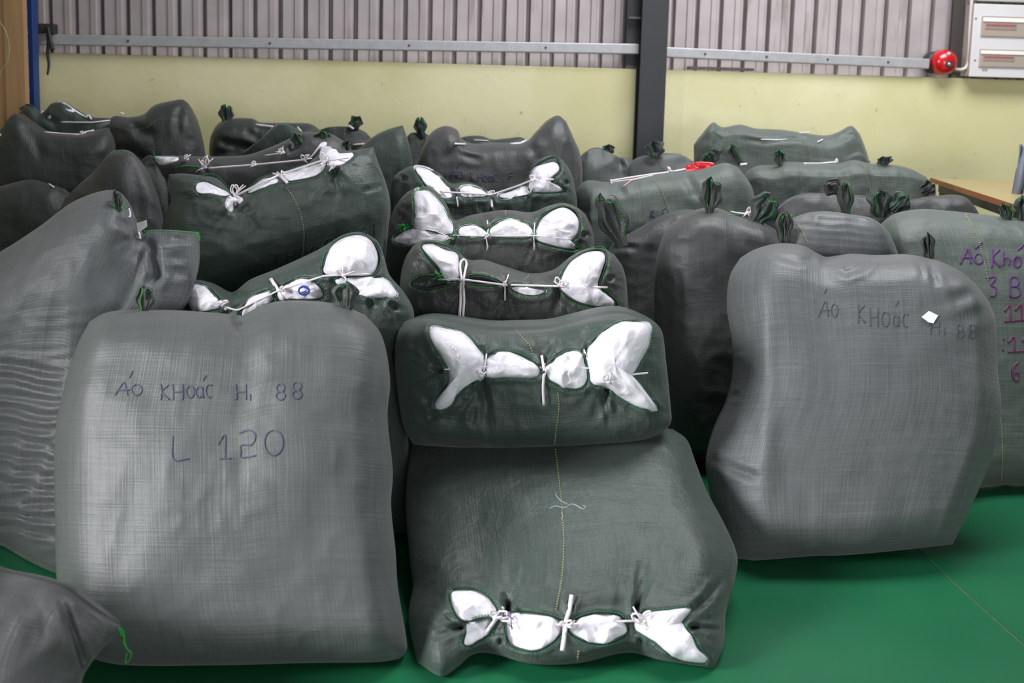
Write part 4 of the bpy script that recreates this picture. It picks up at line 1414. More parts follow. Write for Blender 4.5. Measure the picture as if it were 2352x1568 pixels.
folds = [([(150, y + k_), (85, y - 6), (30, y - 14 - k_), (-40, y - 26)], 7 + k_ % 3, .017 + .004 * (k_ % 4)) for y, k_ in zip(range(855, 1260, 34), (2, 7, -3, 5, 1, 8, -2, 4, 6, -4, 3, 7))]
SL3 = sack('L3', 'huge dark grey sack leaning at the far left with rows of dark folds', M_GREY,
           top=[(-120, 640), (0, 578), (90, 520), (170, 462), (250, 436), (282, 455), (300, 500), (322, 540), (345, 528), (400, 528), (458, 534)],
           bottom=[(-200, 1190), (-80, 1235), (0, 1252), (60, 1285), (140, 1320), (240, 1330), (330, 1330)],
           left=[(-230, 760), (-260, 950), (-230, 1120)], right=[(456, 610), (432, 690), (402, 740), (380, 850), (360, 1000), (350, 1150)],
           dt=3.14, db='floor', Tf=.13, Tb=.16, box=(.45, .8, .3, .85), n=(150, 160), lump=.012, group=G_L, pillow=.04, seed=8, fn=fnL3,
           creases=[([(320, 545), (350, 570), (360, 630), (340, 660)], 12, .03, 'mid'), ([(262, 500), (300, 520), (320, 545)], 9, .018), ([(270, 470), (290, 500)], 7, .014), ([(390, 545), (440, 552)], 7, .01)] + pucker(318, 540, 110, 170, 4, 60, 6, .014) + folds,
           pleat=[(80, 1050, 190, math.radians(80), 30, .020), (110, 880, 110, math.radians(84), 24, .008)])
string(SL3, [(296, 478), (300, 495), (296, 498)], r=.0035)
string(SL3, [(318, 528), (322, 548)], r=.004)
seam(SL3, [(262, 436), (272, 455), (280, 470), (292, 480)], M_THREAD, 'edge_stitching', r=.0026, step=4)
seam(SL3, [(330, 531), (380, 529), (420, 532), (452, 534)], M_THREAD, 'edge_stitching', r=.002, step=5)
seam(SL3, [(452, 534), (458, 545), (457, 556)], M_THREAD, 'edge_stitching', r=.003, step=3)
seam(SL3, [(256, 466), (266, 474), (284, 480)], M_THREAD, 'edge_stitching', r=.003, step=4)
ear(SL3, (272, 482), (266, 440), 24, mat=M_CRINKG, sq=False, thick=.015)
sq_ = surf(SL3, [314, 342, 338, 318], [512, 505, 520, 534], .03)
V = [sq_[0], sq_[1] - fwd * .02, sq_[2], sq_[3]]
sh = link('torn_paper', V + [v + fwd * .0012 for v in V], [(0, 1, 2, 3), (7, 6, 5, 4), (0, 4, 5, 1), (1, 5, 6, 2), (2, 6, 7, 3), (3, 7, 4, 0)], M_PAPER, origin=sq_[0], smooth=False)
tag(sh, 'torn scrap of white paper tied on the leaning left sack', 'paper')

P_G = [
    [(453, 423), (473, 420), (498, 429), (524, 443), (529, 453), (503, 448), (483, 443), (455, 441)],
    [(519, 459), (534, 452), (554, 453), (557, 461), (538, 471), (529, 486), (519, 474)],
    [(570, 443), (585, 424), (608, 411), (633, 408), (640, 416), (608, 428)],
    [(650, 405), (672, 395), (702, 385), (738, 376), (746, 384), (728, 400), (697, 408), (659, 413)],
    [(741, 367), (738, 351), (748, 340), (769, 344), (781, 354), (812, 354), (799, 367), (774, 380), (753, 380)],
]
cG = pucker(540, 470, 40, 140, 6, 80, 6, .016) + pucker(440, 450, 120, 220, 5, 60, 5, .009) + pucker(770, 390, 30, 110, 4, 60, 6, .01) + [([(545, 465), (575, 490), (570, 520)], 9, .02, 'end'), ([(765, 400), (772, 440), (765, 480)], 10, .012, 'end'), ([(830, 440), (860, 432), (880, 425)], 6, .009, 'mid'), ([(400, 445), (440, 452), (500, 458)], 6, .012, 'mid')]


def fnG(px, py, U, V):
    m_ = py - (600 - (px - 440) * .28)
    return -.06 * np.clip(m_ / 120, 0, 1)


SG = sack('G', 'dark green sack behind the leaning grey sack, slanting mouth with white bows', M_GREEN,
          top=[(388, 400), (420, 398), (458, 402), (500, 410), (534, 442), (560, 440), (600, 408), (650, 398), (700, 380), (735, 352), (760, 338), (800, 346), (858, 337)],
          bottom=('auto', 440, 890), left=[(384, 430), (392, 460), (374, 510), (374, 570), (400, 700)], right=[(866, 366), (888, 425), (897, 475), (890, 545), (880, 700)],
          dt=3.78, db=3.80, Tf=.17, Tb=.10, box=(.16, .84, .14, .80), n=(140, 150), lump=.010, creases=cG, holes=P_G, group=G_L, seed=9, fn=fnG)
LB = ['white packet inside the small round loop of the slanting green sack', 'small white packet under the left bow of the slanting green sack', 'white packet strip left of the banded tie on the slanting green sack', 'white packet strip right of the banded tie on the slanting green sack', 'crumpled white packet at the upper right end of the slanting green sack']
for i, p in enumerate(P_G):
    bundle(SG, p, LB[i], 'garment packets in the slanting green sack', seed=60 + i, h=.025)
hem(SG, [(448, 441), (450, 418), (462, 405), (482, 401), (500, 407), (520, 428), (532, 448), (505, 452), (480, 448)], M_THREADD, off=3)
hem(SG, [(565, 447), (585, 420), (612, 405), (650, 396), (690, 384), (740, 368), (752, 380), (728, 404), (690, 413), (640, 422), (600, 435)], M_THREADD, off=3)
string(SG, [(543, 448), (600, 420), (650, 398), (735, 370), (800, 362)], r=.0045, lift=.02)
string(SG, [(636, 396), (648, 408), (660, 420)], r=.006, lift=.022)
string(SG, [(626, 398), (640, 402)], r=.004, lift=.025)
knot(SG, 540, 448, 22, tails=4); knot(SG, 745, 372, 18, tails=3); knot(SG, 648, 402, 8); knot(SG, 764, 384, 10)
seam(SG, [(643, 420), (665, 440), (685, 475), (697, 520), (698, 560), (694, 600)])
write(SG, [('A', 552, 606, 580, 632), ('O', 582, 600, 606, 624), ('K', 628, 580, 648, 608), ('H', 655, 572, 680, 602), ('O', 684, 566, 704, 594), ('a', 712, 560, 732, 586), ('C', 742, 548, 764, 578),
           ('H', 790, 530, 812, 560), ('8', 826, 518, 846, 548), ('1', 852, 508, 866, 536)], M_INKD, 3.5)

cG2 = pucker(470, 385, 30, 120, 3, 40, 4, .008)
SG2 = sack('G2', 'dark sack just behind the slanting green sack with a taut white string', M_GREYD,
           top=[(348, 362), (380, 356), (460, 359), (561, 356), (620, 338), (665, 318), (700, 303), (735, 304), (762, 308), (800, 330)],
           bottom=('auto', 372, 800), left=[(360, 380), (370, 398), (385, 440), (385, 600)], right=[(808, 350), (812, 450)],
           dt=4.16, db=4.2, Tf=.12, Tb=.10, box=(.2, .8, .08, .9), n=(100, 100), lump=.008, creases=cG2, holes=[[(357, 363), (385, 361), (412, 364), (388, 373), (368, 376)], [(668, 330), (686, 306), (694, 318), (688, 338), (665, 350)]], group=G_L, seed=10)
bundle(SG2, [(357, 363), (385, 362), (412, 364), (388, 373), (368, 376)], 'flat white packet at the left end of the taut string', 'garment packets behind the slanting green sack', seed=70)
bundle(SG2, [(736, 352), (734, 338), (744, 326), (760, 330), (756, 345)], 'small white packet in the right ear behind the slanting green sack', 'garment packets behind the slanting green sack', seed=71)
string(SG2, [(478, 386), (585, 378), (700, 367), (716, 360), (738, 330)], r=.0042, lift=.035)
string(SG2, [(606, 357), (655, 350)], r=.003, lift=.02)
knot(SG2, 472, 384, 20, lift=.045, tails=4); knot(SG2, 585, 378, 9, lift=.04); knot(SG2, 700, 367, 12, lift=.04); knot(SG2, 650, 350, 12, lift=.03); knot(SG2, 430, 365, 10, lift=.03)
seam(SG2, [(372, 385), (400, 384), (430, 381), (458, 383)], M_THREAD, 'edge_stitching', r=.003, step=4)
seam(SG2, [(352, 345), (356, 362), (370, 372)], M_THREAD, 'edge_stitching', r=.0024, step=4)
ear(SG2, (690, 338), (676, 308), 26, Y=4.08, mat=M_CRINK, hollow=.02)
ear(SG2, (735, 338), (732, 303), 48, Y=4.10, mat=M_CRINK, hollow=.03)
ear(SG2, (795, 345), (797, 322), 18, Y=4.12, mat=M_CRINK)

SL2 = sack('L2', 'plain grey sack peaking upright behind the leaning left sack', M_GREYD,
           top=[(150, 455), (180, 425), (218, 391), (248, 355), (272, 344), (300, 348), (325, 378)],
           bottom=('auto', 120, 385), left=[(120, 520), (110, 640)], right=[(345, 410), (368, 480), (380, 560), (382, 700)],
           dt=3.98, db=4.0, Tf=.12, Tb=.08, box=(.5, .7, .2, .9), n=(80, 110), lump=.010, group=G_L, seed=11, creases=[([(300, 360), (318, 440), (320, 520)], 16, .01)])
seam(SL2, [(252, 350), (272, 345), (300, 351)], M_THREAD, 'edge_stitching', r=.0022, step=4)
SL1 = sack('L1', 'dark low sack at the far left edge, half hidden by the leaning sack', M_DARK,
           top=[(-90, 460), (-40, 440), (7, 426), (68, 412), (112, 422), (150, 434)],
           bottom=('auto', -100, 200), left=[(-110, 520), (-110, 600)], right=[(190, 480), (205, 600)],
           dt=4.14, db=4.14, Tf=.10, Tb=.06, n=(70, 90), lump=.010, group=G_L, seed=12)
string(SL1, [(112, 422), (124, 430)], r=.004)
SL4 = sack('L4', 'dark crumpled sack in shade left of the slanting green sack', M_DARK,
           top=[(290, 400), (320, 372), (345, 356), (368, 372)], bottom=('auto', 300, 400), left=[(300, 460)], right=[(388, 430), (398, 520)],
           dt=4.36, db=4.36, Tf=.06, Tb=.06, n=(60, 80), lump=.012, group=G_L, seed=13)

SBL = sack('BL', 'low dark sack cut off by the lower left corner', M_GREYD,
           top=[(-640, 1380), (-500, 1290), (-250, 1262), (-60, 1290), (0, 1312), (85, 1330), (149, 1352), (183, 1377), (222, 1403), (262, 1426)],
           bottom=[(-660, 1850), (-300, 1870), (-60, 1870), (60, 1850), (150, 1800)],
           left=[(-700, 1500), (-700, 1700)], right=[(277, 1438), (272, 1452), (250, 1472), (204, 1530), (187, 1570), (180, 1650)],
           dt=2.12, db='floor', Tf=.10, Tb=.08, box=(.3, .75, .3, .8), n=(100, 100), lump=.012, group='sacks at the front', seed=14,
           creases=[([(140, 1365), (158, 1430), (185, 1500), (200, 1560)], 9, .016), ([(190, 1400), (225, 1440), (240, 1480)], 9, .007), ([(60, 1350), (90, 1420), (80, 1500)], 20, .008)])
m_ = MB()
th = drape(SBL, [(276, 1440), (284, 1452), (286, 1470), (294, 1490), (300, 1500), (290, 1512), (286, 1495)], lift=.0)
th = PY([273, 281, 284, 286, 291, 301, 297, 288, 291], [1440, 1455, 1448, 1470, 1488, 1500, 1516, 1520, 1500], 2.10)
m_.tube(catmull(th, 50), .0011, 5)
th = PY([270, 281, 277, 286, 283, 290], [1448, 1444, 1456, 1462, 1474, 1486], 2.10)
m_.tube(catmull(th, 30), .0012, 5)
m_.build('loose_thread', M_THREAD, SBL.root)

# ------------------------------------------------------------------ right of the column
G_R = 'sacks right of the central column'
cH4 = [([(1890, 572), (1898, 588), (1930, 598), (1985, 590), (1998, 572)], 11, .03, 'mid'), ([(1905, 615), (1945, 625), (1985, 610), (2010, 585)], 9, .018, 'mid'), ([(1760, 580), (1830, 600), (1880, 600)], 8, .010, 'mid'),
       ([(2135, 596), (2142, 630), (2155, 660)], 8, .012, 'mid'), ([(2110, 598), (2125, 640)], 7, .008), ([(1632, 1050), (1680, 1075), (1750, 1100)], 10, .012, 'mid'), ([(1680, 806), (1690, 806), (1712, 800)], 6, .012), ([(1668, 912), (1700, 905)], 7, .012)]


def fnH4(px, py, U, V):
    r = np.exp(-((px - 1760) / 26) ** 2) * .018 * np.exp(-((py - 900) / 260) ** 2)
    s_ = .018 * np.sin((py - 640 + (px - 2200) * .35) / 9.0) * np.exp(-((px - 2230) / 55) ** 2 - ((py - 680) / 60) ** 2)
    return r + s_ * .5


SH4 = sack('H4', 'big pale grey sack at front right with a white paper scrap on it', M_GREY,
           top=[(1700, 592), (1738, 572), (1790, 559), (1842, 563), (1875, 580), (1900, 590), (1935, 586), (1960, 583), (2020, 586), (2080, 584), (2120, 590), (2165, 602), (2205, 622), (2240, 650)],
           bottom=[(1668, 1278), (1720, 1289), (1850, 1280), (2000, 1270), (2188, 1250)],
           left=[(1676, 640), (1671, 710), (1683, 790), (1682, 870), (1668, 930), (1640, 990), (1622, 1060), (1630, 1130), (1650, 1220)], right=[(2272, 695), (2288, 745), (2292, 850), (2300, 930), (2290, 1010), (2262, 1090), (2232, 1160), (2208, 1210)],
           dt=3.45, db='floor', Tf=.20, Tb=.16, box=(.22, .90, .12, .86), ex=(1.5, 2, 2, 2), n=(170, 170), lump=.010, crumple=.35, group=G_R, pillow=.05, seed=15, creases=cH4, fn=fnH4, yaw=-.10, wr=.002)
ear(SH4, (2134, 594), (2131, 537), 32, Y=3.46, mat=M_CRINKG, hollow=.02, sq=False)
write(SH4, [('A', 1880, 690, 1908, 728), ("'", 1893, 662, 1899, 674), ('O', 1908, 694, 1926, 728), ('K', 1968, 698, 1990, 742), ('H', 1996, 706, 2020, 750), ('O', 2024, 712, 2044, 750), ('a', 2050, 716, 2068, 750), ("'", 2058, 690, 2064, 702), ('C', 2070, 720, 2090, 752),
            ('H', 2134, 735, 2160, 768), ('i', 2164, 738, 2172, 770), ('8', 2195, 744, 2214, 776), ('8', 2222, 744, 2242, 776)], M_INKF, 2.2)
V = surf(SH4, [2117, 2134, 2155, 2144, 2133], [728, 714, 724, 742, 740], .006)
sc = link('paper_scrap', list(V) + list(V + fwd * .002), [(0, 1, 2, 3, 4), (9, 8, 7, 6, 5), (0, 5, 6, 1), (1, 6, 7, 2), (2, 7, 8, 3), (3, 8, 9, 4), (4, 9, 5, 0)], M_PAPER, origin=V[0], smooth=False)
tag(sc, 'small torn white paper stuck on the big front right sack', 'paper')

SH5 = sack('H5', 'pale green sack at the right edge with large purple marker writing', M_GREENL,
           top=[(2022, 515), (2056, 490), (2117, 480), (2178, 484), (2240, 490), (2300, 497), (2360, 506), (2440, 530)],
           bottom=[(2080, 1150), (2180, 1140), (2255, 1118), (2352, 1112), (2480, 1110)],
           left=[(2030, 560), (2050, 700), (2060, 900)], right=[(2500, 600), (2540, 800), (2520, 1000)],
           dt=4.02, db='floor', Tf=.16, Tb=.10, box=(.15, .85, .12, .86), n=(120, 120), lump=.008, group=G_R, seed=16, pillow=.03)
ear(SH5, (2318, 503), (2308, 468), 34, Y=3.96)
ear(SH5, (2350, 505), (2346, 452), 34, Y=3.97)
ear(SH5, (2345, 500), (2372, 462), 30, Y=3.98)
seam(SH5, [(2218, 492), (2240, 530), (2258, 590), (2270, 645)], step=5, r=.0024)
seam(SH5, [(2290, 900), (2298, 960), (2302, 1030), (2300, 1100)], step=5, r=.0024)
write(SH5, [('A', 2206, 570, 2236, 606), ('o', 2234, 572, 2260, 606), ("'", 2240, 556, 2256, 570), ('K', 2274, 570, 2300, 614), ('h', 2300, 576, 2322, 610), ('o', 2324, 578, 2346, 614), ("'", 2338, 558, 2354, 574), ('i', 2350, 570, 2360, 612),
            ('3', 2262, 636, 2292, 680), ('B', 2316, 636, 2346, 682)], M_INKP, 5)
write(SH5, [('1', 2304, 700, 2334, 738), ('1', 2328, 698, 2360, 736), (':', 2296, 772, 2316, 806), ('1', 2312, 772, 2344, 808), ('1', 2344, 770, 2368, 806), ('6', 2322, 828, 2344, 874)], M_INKM, 5)

SH2 = sack('H2', 'tall grey sack with a grid weave behind the big front right sack', M_GREYD,
           top=[(1520, 545), (1545, 512), (1597, 482), (1648, 478), (1695, 496), (1745, 508), (1782, 528)],
           bottom=('auto', 1540, 1795), left=[(1507, 600), (1503, 680), (1505, 800), (1525, 900)], right=[(1796, 600), (1800, 800)],
           dt=3.90, db=3.88, Tf=.18, Tb=.08, box=(.32, .85, .10, .9), ex=(1.5, 2, 2, 2), n=(110, 150), lump=.010, group=G_R, seed=17, pillow=.03,
           creases=[([(1560, 620), (1562, 700)], 9, .006), ([(1640, 485), (1700, 540), (1740, 580)], 14, .008, 'mid')])
ear(SH2, (1630, 482), (1634, 412), 50, Y=3.80, mat=M_CRINKG, hollow=.02)
ear(SH2, (1735, 508), (1772, 452), 66, Y=3.84, mat=M_CRINK)
string(SH2, [(1678, 486), (1700, 490), (1722, 491)], r=.004, lift=.03)
knot(SH2, 1716, 488, 12)
seam(SH2, [(1675, 494), (1710, 492), (1735, 496)], M_THREAD, 'edge_stitching', r=.0026, step=4)

SH1 = sack('H1', 'dark grey sack wedged between the central column and the tall grey sack', M_GREYD,
           top=[(1392, 585), (1412, 555), (1461, 527), (1531, 490), (1587, 481), (1640, 500)],
           bottom=('auto', 1400, 1660), left=[(1396, 660), (1400, 800)], right=[(1660, 560), (1668, 800)],
           dt=4.18, db=4.18, Tf=.10, Tb=.08, box=(.3, .8, .10, .9), n=(90, 120), lump=.010, group=G_R, seed=18,
           creases=[([(1395, 575), (1425, 565), (1470, 570)], 7, .012, 'mid')])
ear(SH1, (1426, 556), (1392, 450), 64, Y=3.98, mat=M_CRINKG, pl=3)
string(SH1, [(1410, 556), (1436, 550)], r=.003, lift=.02)

SH3 = sack('H3', 'low shiny grey sack with horizontal weave behind the front right sack', M_GREY,
           top=[(1792, 545), (1812, 508), (1850, 490), (1900, 485), (1953, 492), (2005, 502), (2040, 530)],
           bottom=('auto', 1810, 2070), left=[(1790, 600), (1795, 800)], right=[(2058, 570), (2070, 620), (2080, 800)],
           dt=3.64, db=3.68, Tf=.08, Tb=.05, box=(.3, .8, .14, .9), n=(100, 110), lump=.008, group=G_R, seed=19,
           pleat=[(1920, 540, 110, math.radians(95), 17, .003)])
ear(SH3, (1802, 552), (1803, 490), 38, Y=3.56, mat=M_CRINKG, hollow=.015)
fray(SH3, 1812, 502, 14, 8)
seam(SH3, [(1828, 514), (1845, 535), (1858, 560)], step=4, r=.002)

G_RB = 'sacks at the back right'
SR15 = sack('R15', 'grey sack with a standing gathered tuft behind the low shiny sack', M_GREYD,
            top=[(1795, 490), (1820, 466), (1855, 450), (1892, 446), (1940, 446), (2010, 452), (2060, 470)],
            bottom=('auto', 1800, 2080), left=[(1785, 520)], right=[(2090, 520), (2092, 600)],
            dt=4.42, db=4.42, Tf=.10, Tb=.08, n=(90, 90), lump=.010, group=G_RB, seed=20)
ear(SR15, (1942, 496), (1944, 420), 36, Y=4.20, mat=M_CRINKG)
ear(SR15, (1930, 438), (1900, 420), 44, Y=4.28, mat=M_CRINKG, sq=False)
fray(SR15, 1944, 420, 14, 6)
ear(SR15, (2024, 494), (2022, 438), 58, Y=4.24, mat=M_CRINK, hollow=.02)
ear(SR15, (2050, 480), (2084, 450), 46, Y=4.24, mat=M_CRINK)
SR16 = sack('R16', 'grey sack under the table edge at the right', M_GREYD,
            top=[(2080, 466), (2110, 455), (2178, 447), (2216, 452), (2240, 475)],
            bottom=('auto', 2080, 2250), left=[(2070, 520)], right=[(2252, 505), (2256, 600)],
            dt=4.52, db=4.52, Tf=.10, Tb=.10, n=(80, 80), lump=.008, group=G_RB, seed=21)

cR14 = [([(x, 385), (x + 6, 420), (x + 3, 450)], 9, .008, 'mid') for x in (1840, 1890, 1945, 2000)]
SR14 = sack('R14', 'long green grey sack lying before the yellow wall, short white strings on top', M_GREENL,
            top=[(1712, 395), (1740, 380), (1782, 379), (1812, 371), (1870, 374), (1925, 374), (1962, 367), (1998, 375), (2056, 379), (2094, 389), (2127, 406)],
            bottom=('auto', 1720, 2150), left=[(1708, 420), (1720, 480)], right=[(2146, 432), (2150, 470)],
            dt=4.92, db=4.95, Tf=.13, Tb=.13, box=(.15, .85, .08, .9), n=(120, 100), lump=.009, group=G_RB, seed=22, creases=cR14)
ear(SR14, (1790, 378), (1792, 346), 26, Y=4.84); ear(SR14, (2034, 378), (2030, 360), 38, Y=4.86, sq=False)
ear(SR14, (2118, 440), (2146, 424), 34, Y=4.78, mat=M_DARK, sq=False, hollow=.03)
string(SR14, [(1846, 375), (1885, 375), (1924, 371)], r=.004)
string(SR14, [(1700, 378), (1716, 376)], r=.006)
knot(SR14, 1922, 371, 6)
seam(SR14, [(1984, 376), (1993, 410), (2000, 440)], step=4, r=.002)
SR13 = sack('R13', 'green grey sack against the yellow wall right of the black column', M_GREENL,
            top=[(1600, 325), (1618, 300), (1638, 281), (1660, 292), (1700, 286), (1737, 295), (1794, 298), (1850, 306), (1895, 311), (1925, 303), (1955, 289), (1975, 308)],
            bottom=('auto', 1600, 2000), left=[(1594, 345), (1594, 380)], right=[(1986, 335), (1996, 370), (2000, 420)],
            dt=5.22, db=5.25, Tf=.14, Tb=.12, box=(.15, .85, .08, .9), n=(120, 90), lump=.010, group=G_RB, seed=23,
            creases=[([(1690, 318), (1760, 325), (1830, 318), (1880, 322)], 5, .014, 'mid'), ([(1640, 290), (1650, 320), (1640, 350)], 7, .012, 'mid'), ([(1925, 320), (1945, 312), (1965, 308)], 5, .01)])
string(SR13, [(1748, 320), (1790, 321), (1808, 319)], r=.003)
string(SR13, [(1836, 305), (1862, 303)], r=.003)
string(SR13, [(1878, 326), (1890, 320)], r=.004)
seam(SR13, [(1856, 330), (1862, 360), (1866, 395)], step=4, r=.0018)
ear(SR13, (1698, 374), (1680, 332), 26, Y=4.96, hollow=.012)
ear(SR13, (1640, 372), (1626, 350), 56, Y=4.94, mat=M_CRINK)

SR12 = sack('R12', 'green grey sack with a red bag showing at its tied top', M_GREENL,
            top=[(1330, 428), (1350, 414), (1400, 417), (1450, 409), (1494, 401), (1578, 392), (1630, 382), (1667, 374), (1695, 384)],
            bottom=('auto', 1330, 1730), left=[(1324, 450), (1324, 520)], right=[(1716, 410), (1731, 445), (1732, 520)],
            dt=4.48, db=4.48, Tf=.16, Tb=.12, box=(.15, .85, .10, .9), n=(120, 110), lump=.010, group=G_RB, seed=24,
            creases=[([(1570, 400), (1590, 430), (1600, 460)], 10, .014, 'mid'), ([(1410, 425), (1440, 450)], 8, .01)])
string(SR12, [(1402, 415), (1450, 407), (1497, 400), (1545, 394), (1575, 388)], r=.0045, lift=.01)
string(SR12, [(1402, 418), (1460, 411), (1500, 402)], r=.003, lift=.012)
string(SR12, [(1432, 428), (1450, 414), (1462, 412)], r=.003, lift=.012, mat=simple('pink_string', (220, 160, 165), .4))
knot(SR12, 1538, 392, 9); knot(SR12, 1405, 418, 5)
seam(SR12, [(1502, 410), (1520, 440), (1532, 470), (1540, 495)], step=4, r=.002)
write(SR12, [('K', 1492, 480, 1504, 500), ('O', 1520, 476, 1536, 496)], M_INK, 3)
bundle(SR12, [(1574, 389), (1585, 378), (1608, 373), (1640, 376), (1620, 384), (1590, 390)], 'crumpled red plastic bag in the mouth of a green grey sack', None, h=.018, sink=-.006, grow=2.0, centre=(1606, 382), name='red_bag', mat=M_RED)

SR11 = sack('R11', 'grey sack with a green tuft just right of the black column foot', M_GREYG,
            top=[(1450, 385), (1468, 365), (1512, 355), (1555, 355), (1582, 374), (1610, 385)],
            bottom=('auto', 1440, 1640), left=[(1440, 430)], right=[(1640, 430)], dt=4.86, db=4.86, Tf=.10, Tb=.06, n=(80, 80), lump=.008, group=G_RB, seed=25)
ear(SR11, (1508, 358), (1500, 325), 46, Y=4.78, hollow=.02, thread=M_THREADD)
seam(SR11, [(1512, 362), (1522, 385)], step=4, r=.0018)
SR10 = sack('R10', 'rounded grey sack left of the black column foot, small knotted tuft', M_GREYG,
            top=[(1316, 380), (1340, 352), (1364, 339), (1390, 343), (1417, 360), (1445, 366), (1466, 385)],
            bottom=('auto', 1310, 1470), left=[(1312, 430)], right=[(1474, 430)], dt=5.06, db=5.06, Tf=.10, Tb=.08, n=(80, 80), lump=.010, group=G_RB, seed=26,
            creases=[([(1417, 358), (1430, 390)], 8, .014)])
ear(SR10, (1398, 353), (1399, 332), 28, Y=5.04, thread=M_THREADD)

# ------------------------------------------------------------------ back row, middle and left
G_B = 'sacks in the back row'
SR8 = sack('R8', 'dark grey sack with a pointed right ear and faint coat lettering', M_GREYD,
           top=[(962, 365), (972, 335), (992, 303), (1022, 289), (1050, 298), (1060, 318), (1090, 330), (1140, 328), (1205, 325), (1230, 303), (1258, 277), (1281, 265), (1300, 278)],
           bottom=('auto', 955, 1338), left=[(955, 400), (955, 500)], right=[(1318, 318), (1334, 362), (1338, 450)],
           dt=4.76, db=4.78, Tf=.14, Tb=.12, box=(.15, .85, .08, .9), n=(120, 110), lump=.009, group=G_B, seed=27,
           creases=[([(1050, 352), (1080, 362), (1110, 366)], 7, .014, 'mid'), ([(1060, 320), (1050, 345), (1020, 372)], 10, .012, 'mid'), ([(1210, 330), (1230, 350), (1240, 380)], 10, .01, 'mid')])
string(SR8, [(1044, 330), (1070, 331)], r=.005)
string(SR8, [(1172, 330), (1195, 329), (1209, 322)], r=.005)
seam(SR8, [(1240, 293), (1258, 276), (1281, 266)], M_THREADD, 'edge_stitching', r=.0024, step=4)
write(SR8, [('A', 1033, 390, 1052, 408), ("'", 1050, 374, 1056, 386), ('O', 1050, 392, 1064, 408), ('K', 1080, 392, 1094, 416), ('H', 1096, 395, 1110, 417), ('O', 1110, 399, 1120, 417), ('a', 1121, 398, 1132, 417), ('C', 1133, 398, 1146, 416), ('F', 1167, 395, 1180, 412)], M_INK, 3.2)
SR9 = sack('R9', 'sliver of green sack peeking over the pointed ear sack', M_GREEN,
           top=[(1045, 322), (1070, 313), (1105, 312), (1130, 320), (1160, 318), (1195, 315), (1215, 325)],
           bottom=('auto', 1040, 1225), left=[(1042, 400)], right=[(1222, 400)], dt=5.15, db=5.15, Tf=.08, Tb=.10, n=(60, 60), lump=.006, group=G_B, seed=28)
string(SR9, [(1088, 321), (1122, 323)], r=.003)
SR7 = sack('R7', 'narrow dark sack with an upright tuft left of the pointed ear sack', M_DARK,
           top=[(932, 318), (945, 305), (975, 305), (990, 315)], bottom=('auto', 925, 1000), left=[(928, 400)], right=[(998, 400)], dt=5.1, db=5.1, Tf=.07, Tb=.08, n=(60, 60), lump=.006, group=G_B, seed=29)
ear(SR7, (968, 312), (963, 272), 28, Y=5.08)
SR6 = sack('R6', 'plain green sack with a stitched square corner behind the slanting green sack', M_GREEN,
           top=[(822, 345), (848, 320), (880, 302), (925, 288)], bottom=('auto', 800, 950), left=[(808, 400), (800, 480)], right=[(938, 325), (948, 378), (946, 460)],
           dt=4.64, db=4.64, Tf=.10, Tb=.08, box=(.3, .8, .10, .9), n=(80, 90), lump=.008, group=G_B, seed=30)
seam(SR6, [(865, 309), (895, 296), (924, 289)], M_THREADD, 'edge_stitching', r=.0022, step=4)
SR5 = sack('R5', 'dark sack with a knotted tuft and short white string at the back', M_DARK,
           top=[(735, 300), (760, 292), (800, 292), (830, 302), (848, 322)], bottom=('auto', 725, 860), left=[(728, 350)], right=[(858, 370)], dt=5.22, db=5.22, Tf=.08, Tb=.08, n=(70, 70), lump=.008, group=G_B, seed=31)
ear(SR5, (808, 296), (826, 268), 30, Y=5.18)
string(SR5, [(800, 288), (812, 296)], r=.006, lift=.03)
string(SR5, [(811, 332), (840, 330)], r=.004)
SR4 = sack('R4', 'dark sack with a tall green tuft, left of centre before the wall', M_DARK,
           top=[(484, 312), (500, 285), (530, 272), (578, 272), (600, 281), (660, 282), (711, 284), (738, 300)],
           bottom=('auto', 480, 745), left=[(480, 345), (482, 420)], right=[(745, 340), (748, 420)],
           dt=5.0, db=5.0, Tf=.13, Tb=.12, box=(.2, .8, .08, .9), n=(100, 90), lump=.012, group=G_B, seed=32,
           creases=[([(495, 320), (540, 335), (600, 345)], 9, .02, 'mid'), ([(560, 300), (600, 320)], 9, .012), ([(490, 350), (560, 352)], 7, .015, 'mid')])
ear(SR4, (518, 280), (522, 243), 34, Y=4.97, hollow=.02)
string(SR4, [(587, 286), (628, 291)], r=.0055)
string(SR4, [(683, 292), (690, 300), (692, 304)], r=.006)
SR4b = sack('R4b', 'green ear shaped sack corner rising behind the taut string sack', M_GREEN,
            top=[(562, 356), (600, 318), (636, 284), (665, 288), (695, 305)], bottom=('auto', 560, 740), left=[(556, 400)], right=[(735, 340), (745, 420)],
            dt=4.62, db=4.66, Tf=.10, Tb=.10, box=(.3, .8, .08, .9), n=(80, 80), lump=.008, group=G_B, seed=33)
seam(SR4b, [(640, 286), (670, 292), (694, 306)], M_THREADD, 'edge_stitching', r=.0022, step=4)
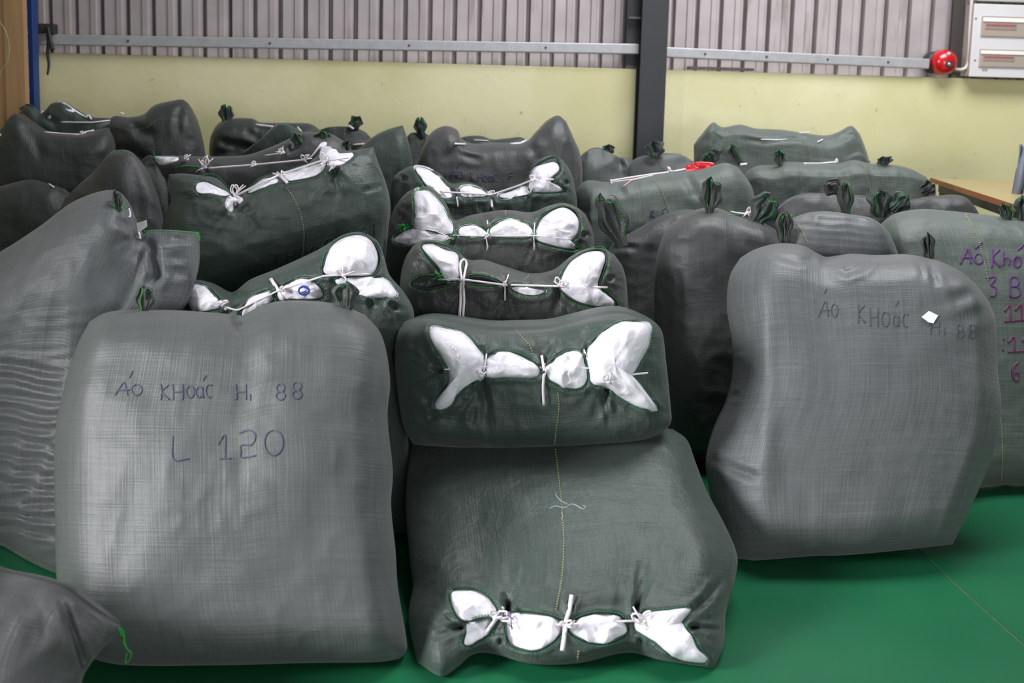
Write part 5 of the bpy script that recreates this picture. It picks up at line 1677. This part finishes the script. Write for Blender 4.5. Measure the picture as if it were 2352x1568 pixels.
SR3 = sack('R3', 'crumpled dark sack with a high rounded hump against the wall at left', M_DARK,
           top=[(250, 290), (260, 267), (296, 269), (330, 262), (354, 242), (391, 232), (420, 229), (436, 242)],
           bottom=('auto', 255, 470), left=[(246, 320), (252, 360)], right=[(453, 285), (468, 360), (472, 440)],
           dt=4.72, db=4.75, Tf=.16, Tb=.14, box=(.3, .7, .12, .9), n=(100, 100), lump=.016, group=G_B, seed=34,
           creases=[([(296, 272), (320, 300), (360, 308)], 10, .025, 'mid'), ([(250, 345), (300, 350), (350, 372)], 12, .02, 'mid'), ([(420, 235), (408, 270), (410, 320)], 9, .01, 'mid')])
string(SR3, [(276, 258), (284, 262)], r=.005, lift=.01)
SR1 = sack('R1', 'dark sack with two white strings across its top beside the blue post', M_DARK,
           top=[(-60, 340), (0, 308), (20, 275), (36, 261), (62, 278), (100, 300), (150, 305), (190, 305), (215, 300), (250, 292)],
           bottom=('auto', -60, 262), left=[(-70, 380)], right=[(262, 330), (262, 400)],
           dt=4.42, db=4.45, Tf=.16, Tb=.14, box=(.2, .8, .10, .9), n=(110, 100), lump=.012, group=G_B, seed=35,
           creases=[([(40, 275), (80, 320), (100, 370)], 12, .012, 'mid'), ([(100, 310), (160, 312), (215, 306)], 7, .010, 'mid')])
string(SR1, [(102, 303), (150, 307), (188, 309), (192, 303), (216, 299)], r=.0035)
knot(SR1, 190, 306, 5)
SR2 = sack('R2', 'green sack showing a thin white packet edge right of the blue post', M_GREEN,
           top=[(48, 262), (65, 242), (92, 260), (108, 250), (118, 238), (140, 236), (165, 252), (197, 270), (255, 274)],
           bottom=('auto', 40, 265), left=[(40, 320)], right=[(265, 330)], dt=4.82, db=4.82, Tf=.11, Tb=.12, box=(.2, .8, .06, .9), n=(100, 80), lump=.010, group=G_B, seed=36, creases=[([(95, 262), (115, 275), (135, 285)], 7, .014)])
bundle(SR2, [(142, 240), (152, 242), (178, 260), (194, 270), (178, 269), (158, 256)], 'sliver of white packet in the green sack by the blue post', None, seed=80, h=.02)
bundle(SR2, [(96, 262), (104, 257), (112, 264), (116, 271), (106, 270)], 'tiny white packet tip by the blue post', None, seed=81, h=.02)
string(SR2, [(140, 280), (212, 281), (256, 276)], r=.0035, lift=.01)
string(SR2, [(196, 270), (204, 264), (210, 274)], r=.005, lift=.01)
ear(SR2, (64, 262), (60, 240), 30, Y=4.80, sq=False, mat=M_CRINK)

for o in bpy.data.objects:
    if '_o' in o:
        del o['_o']
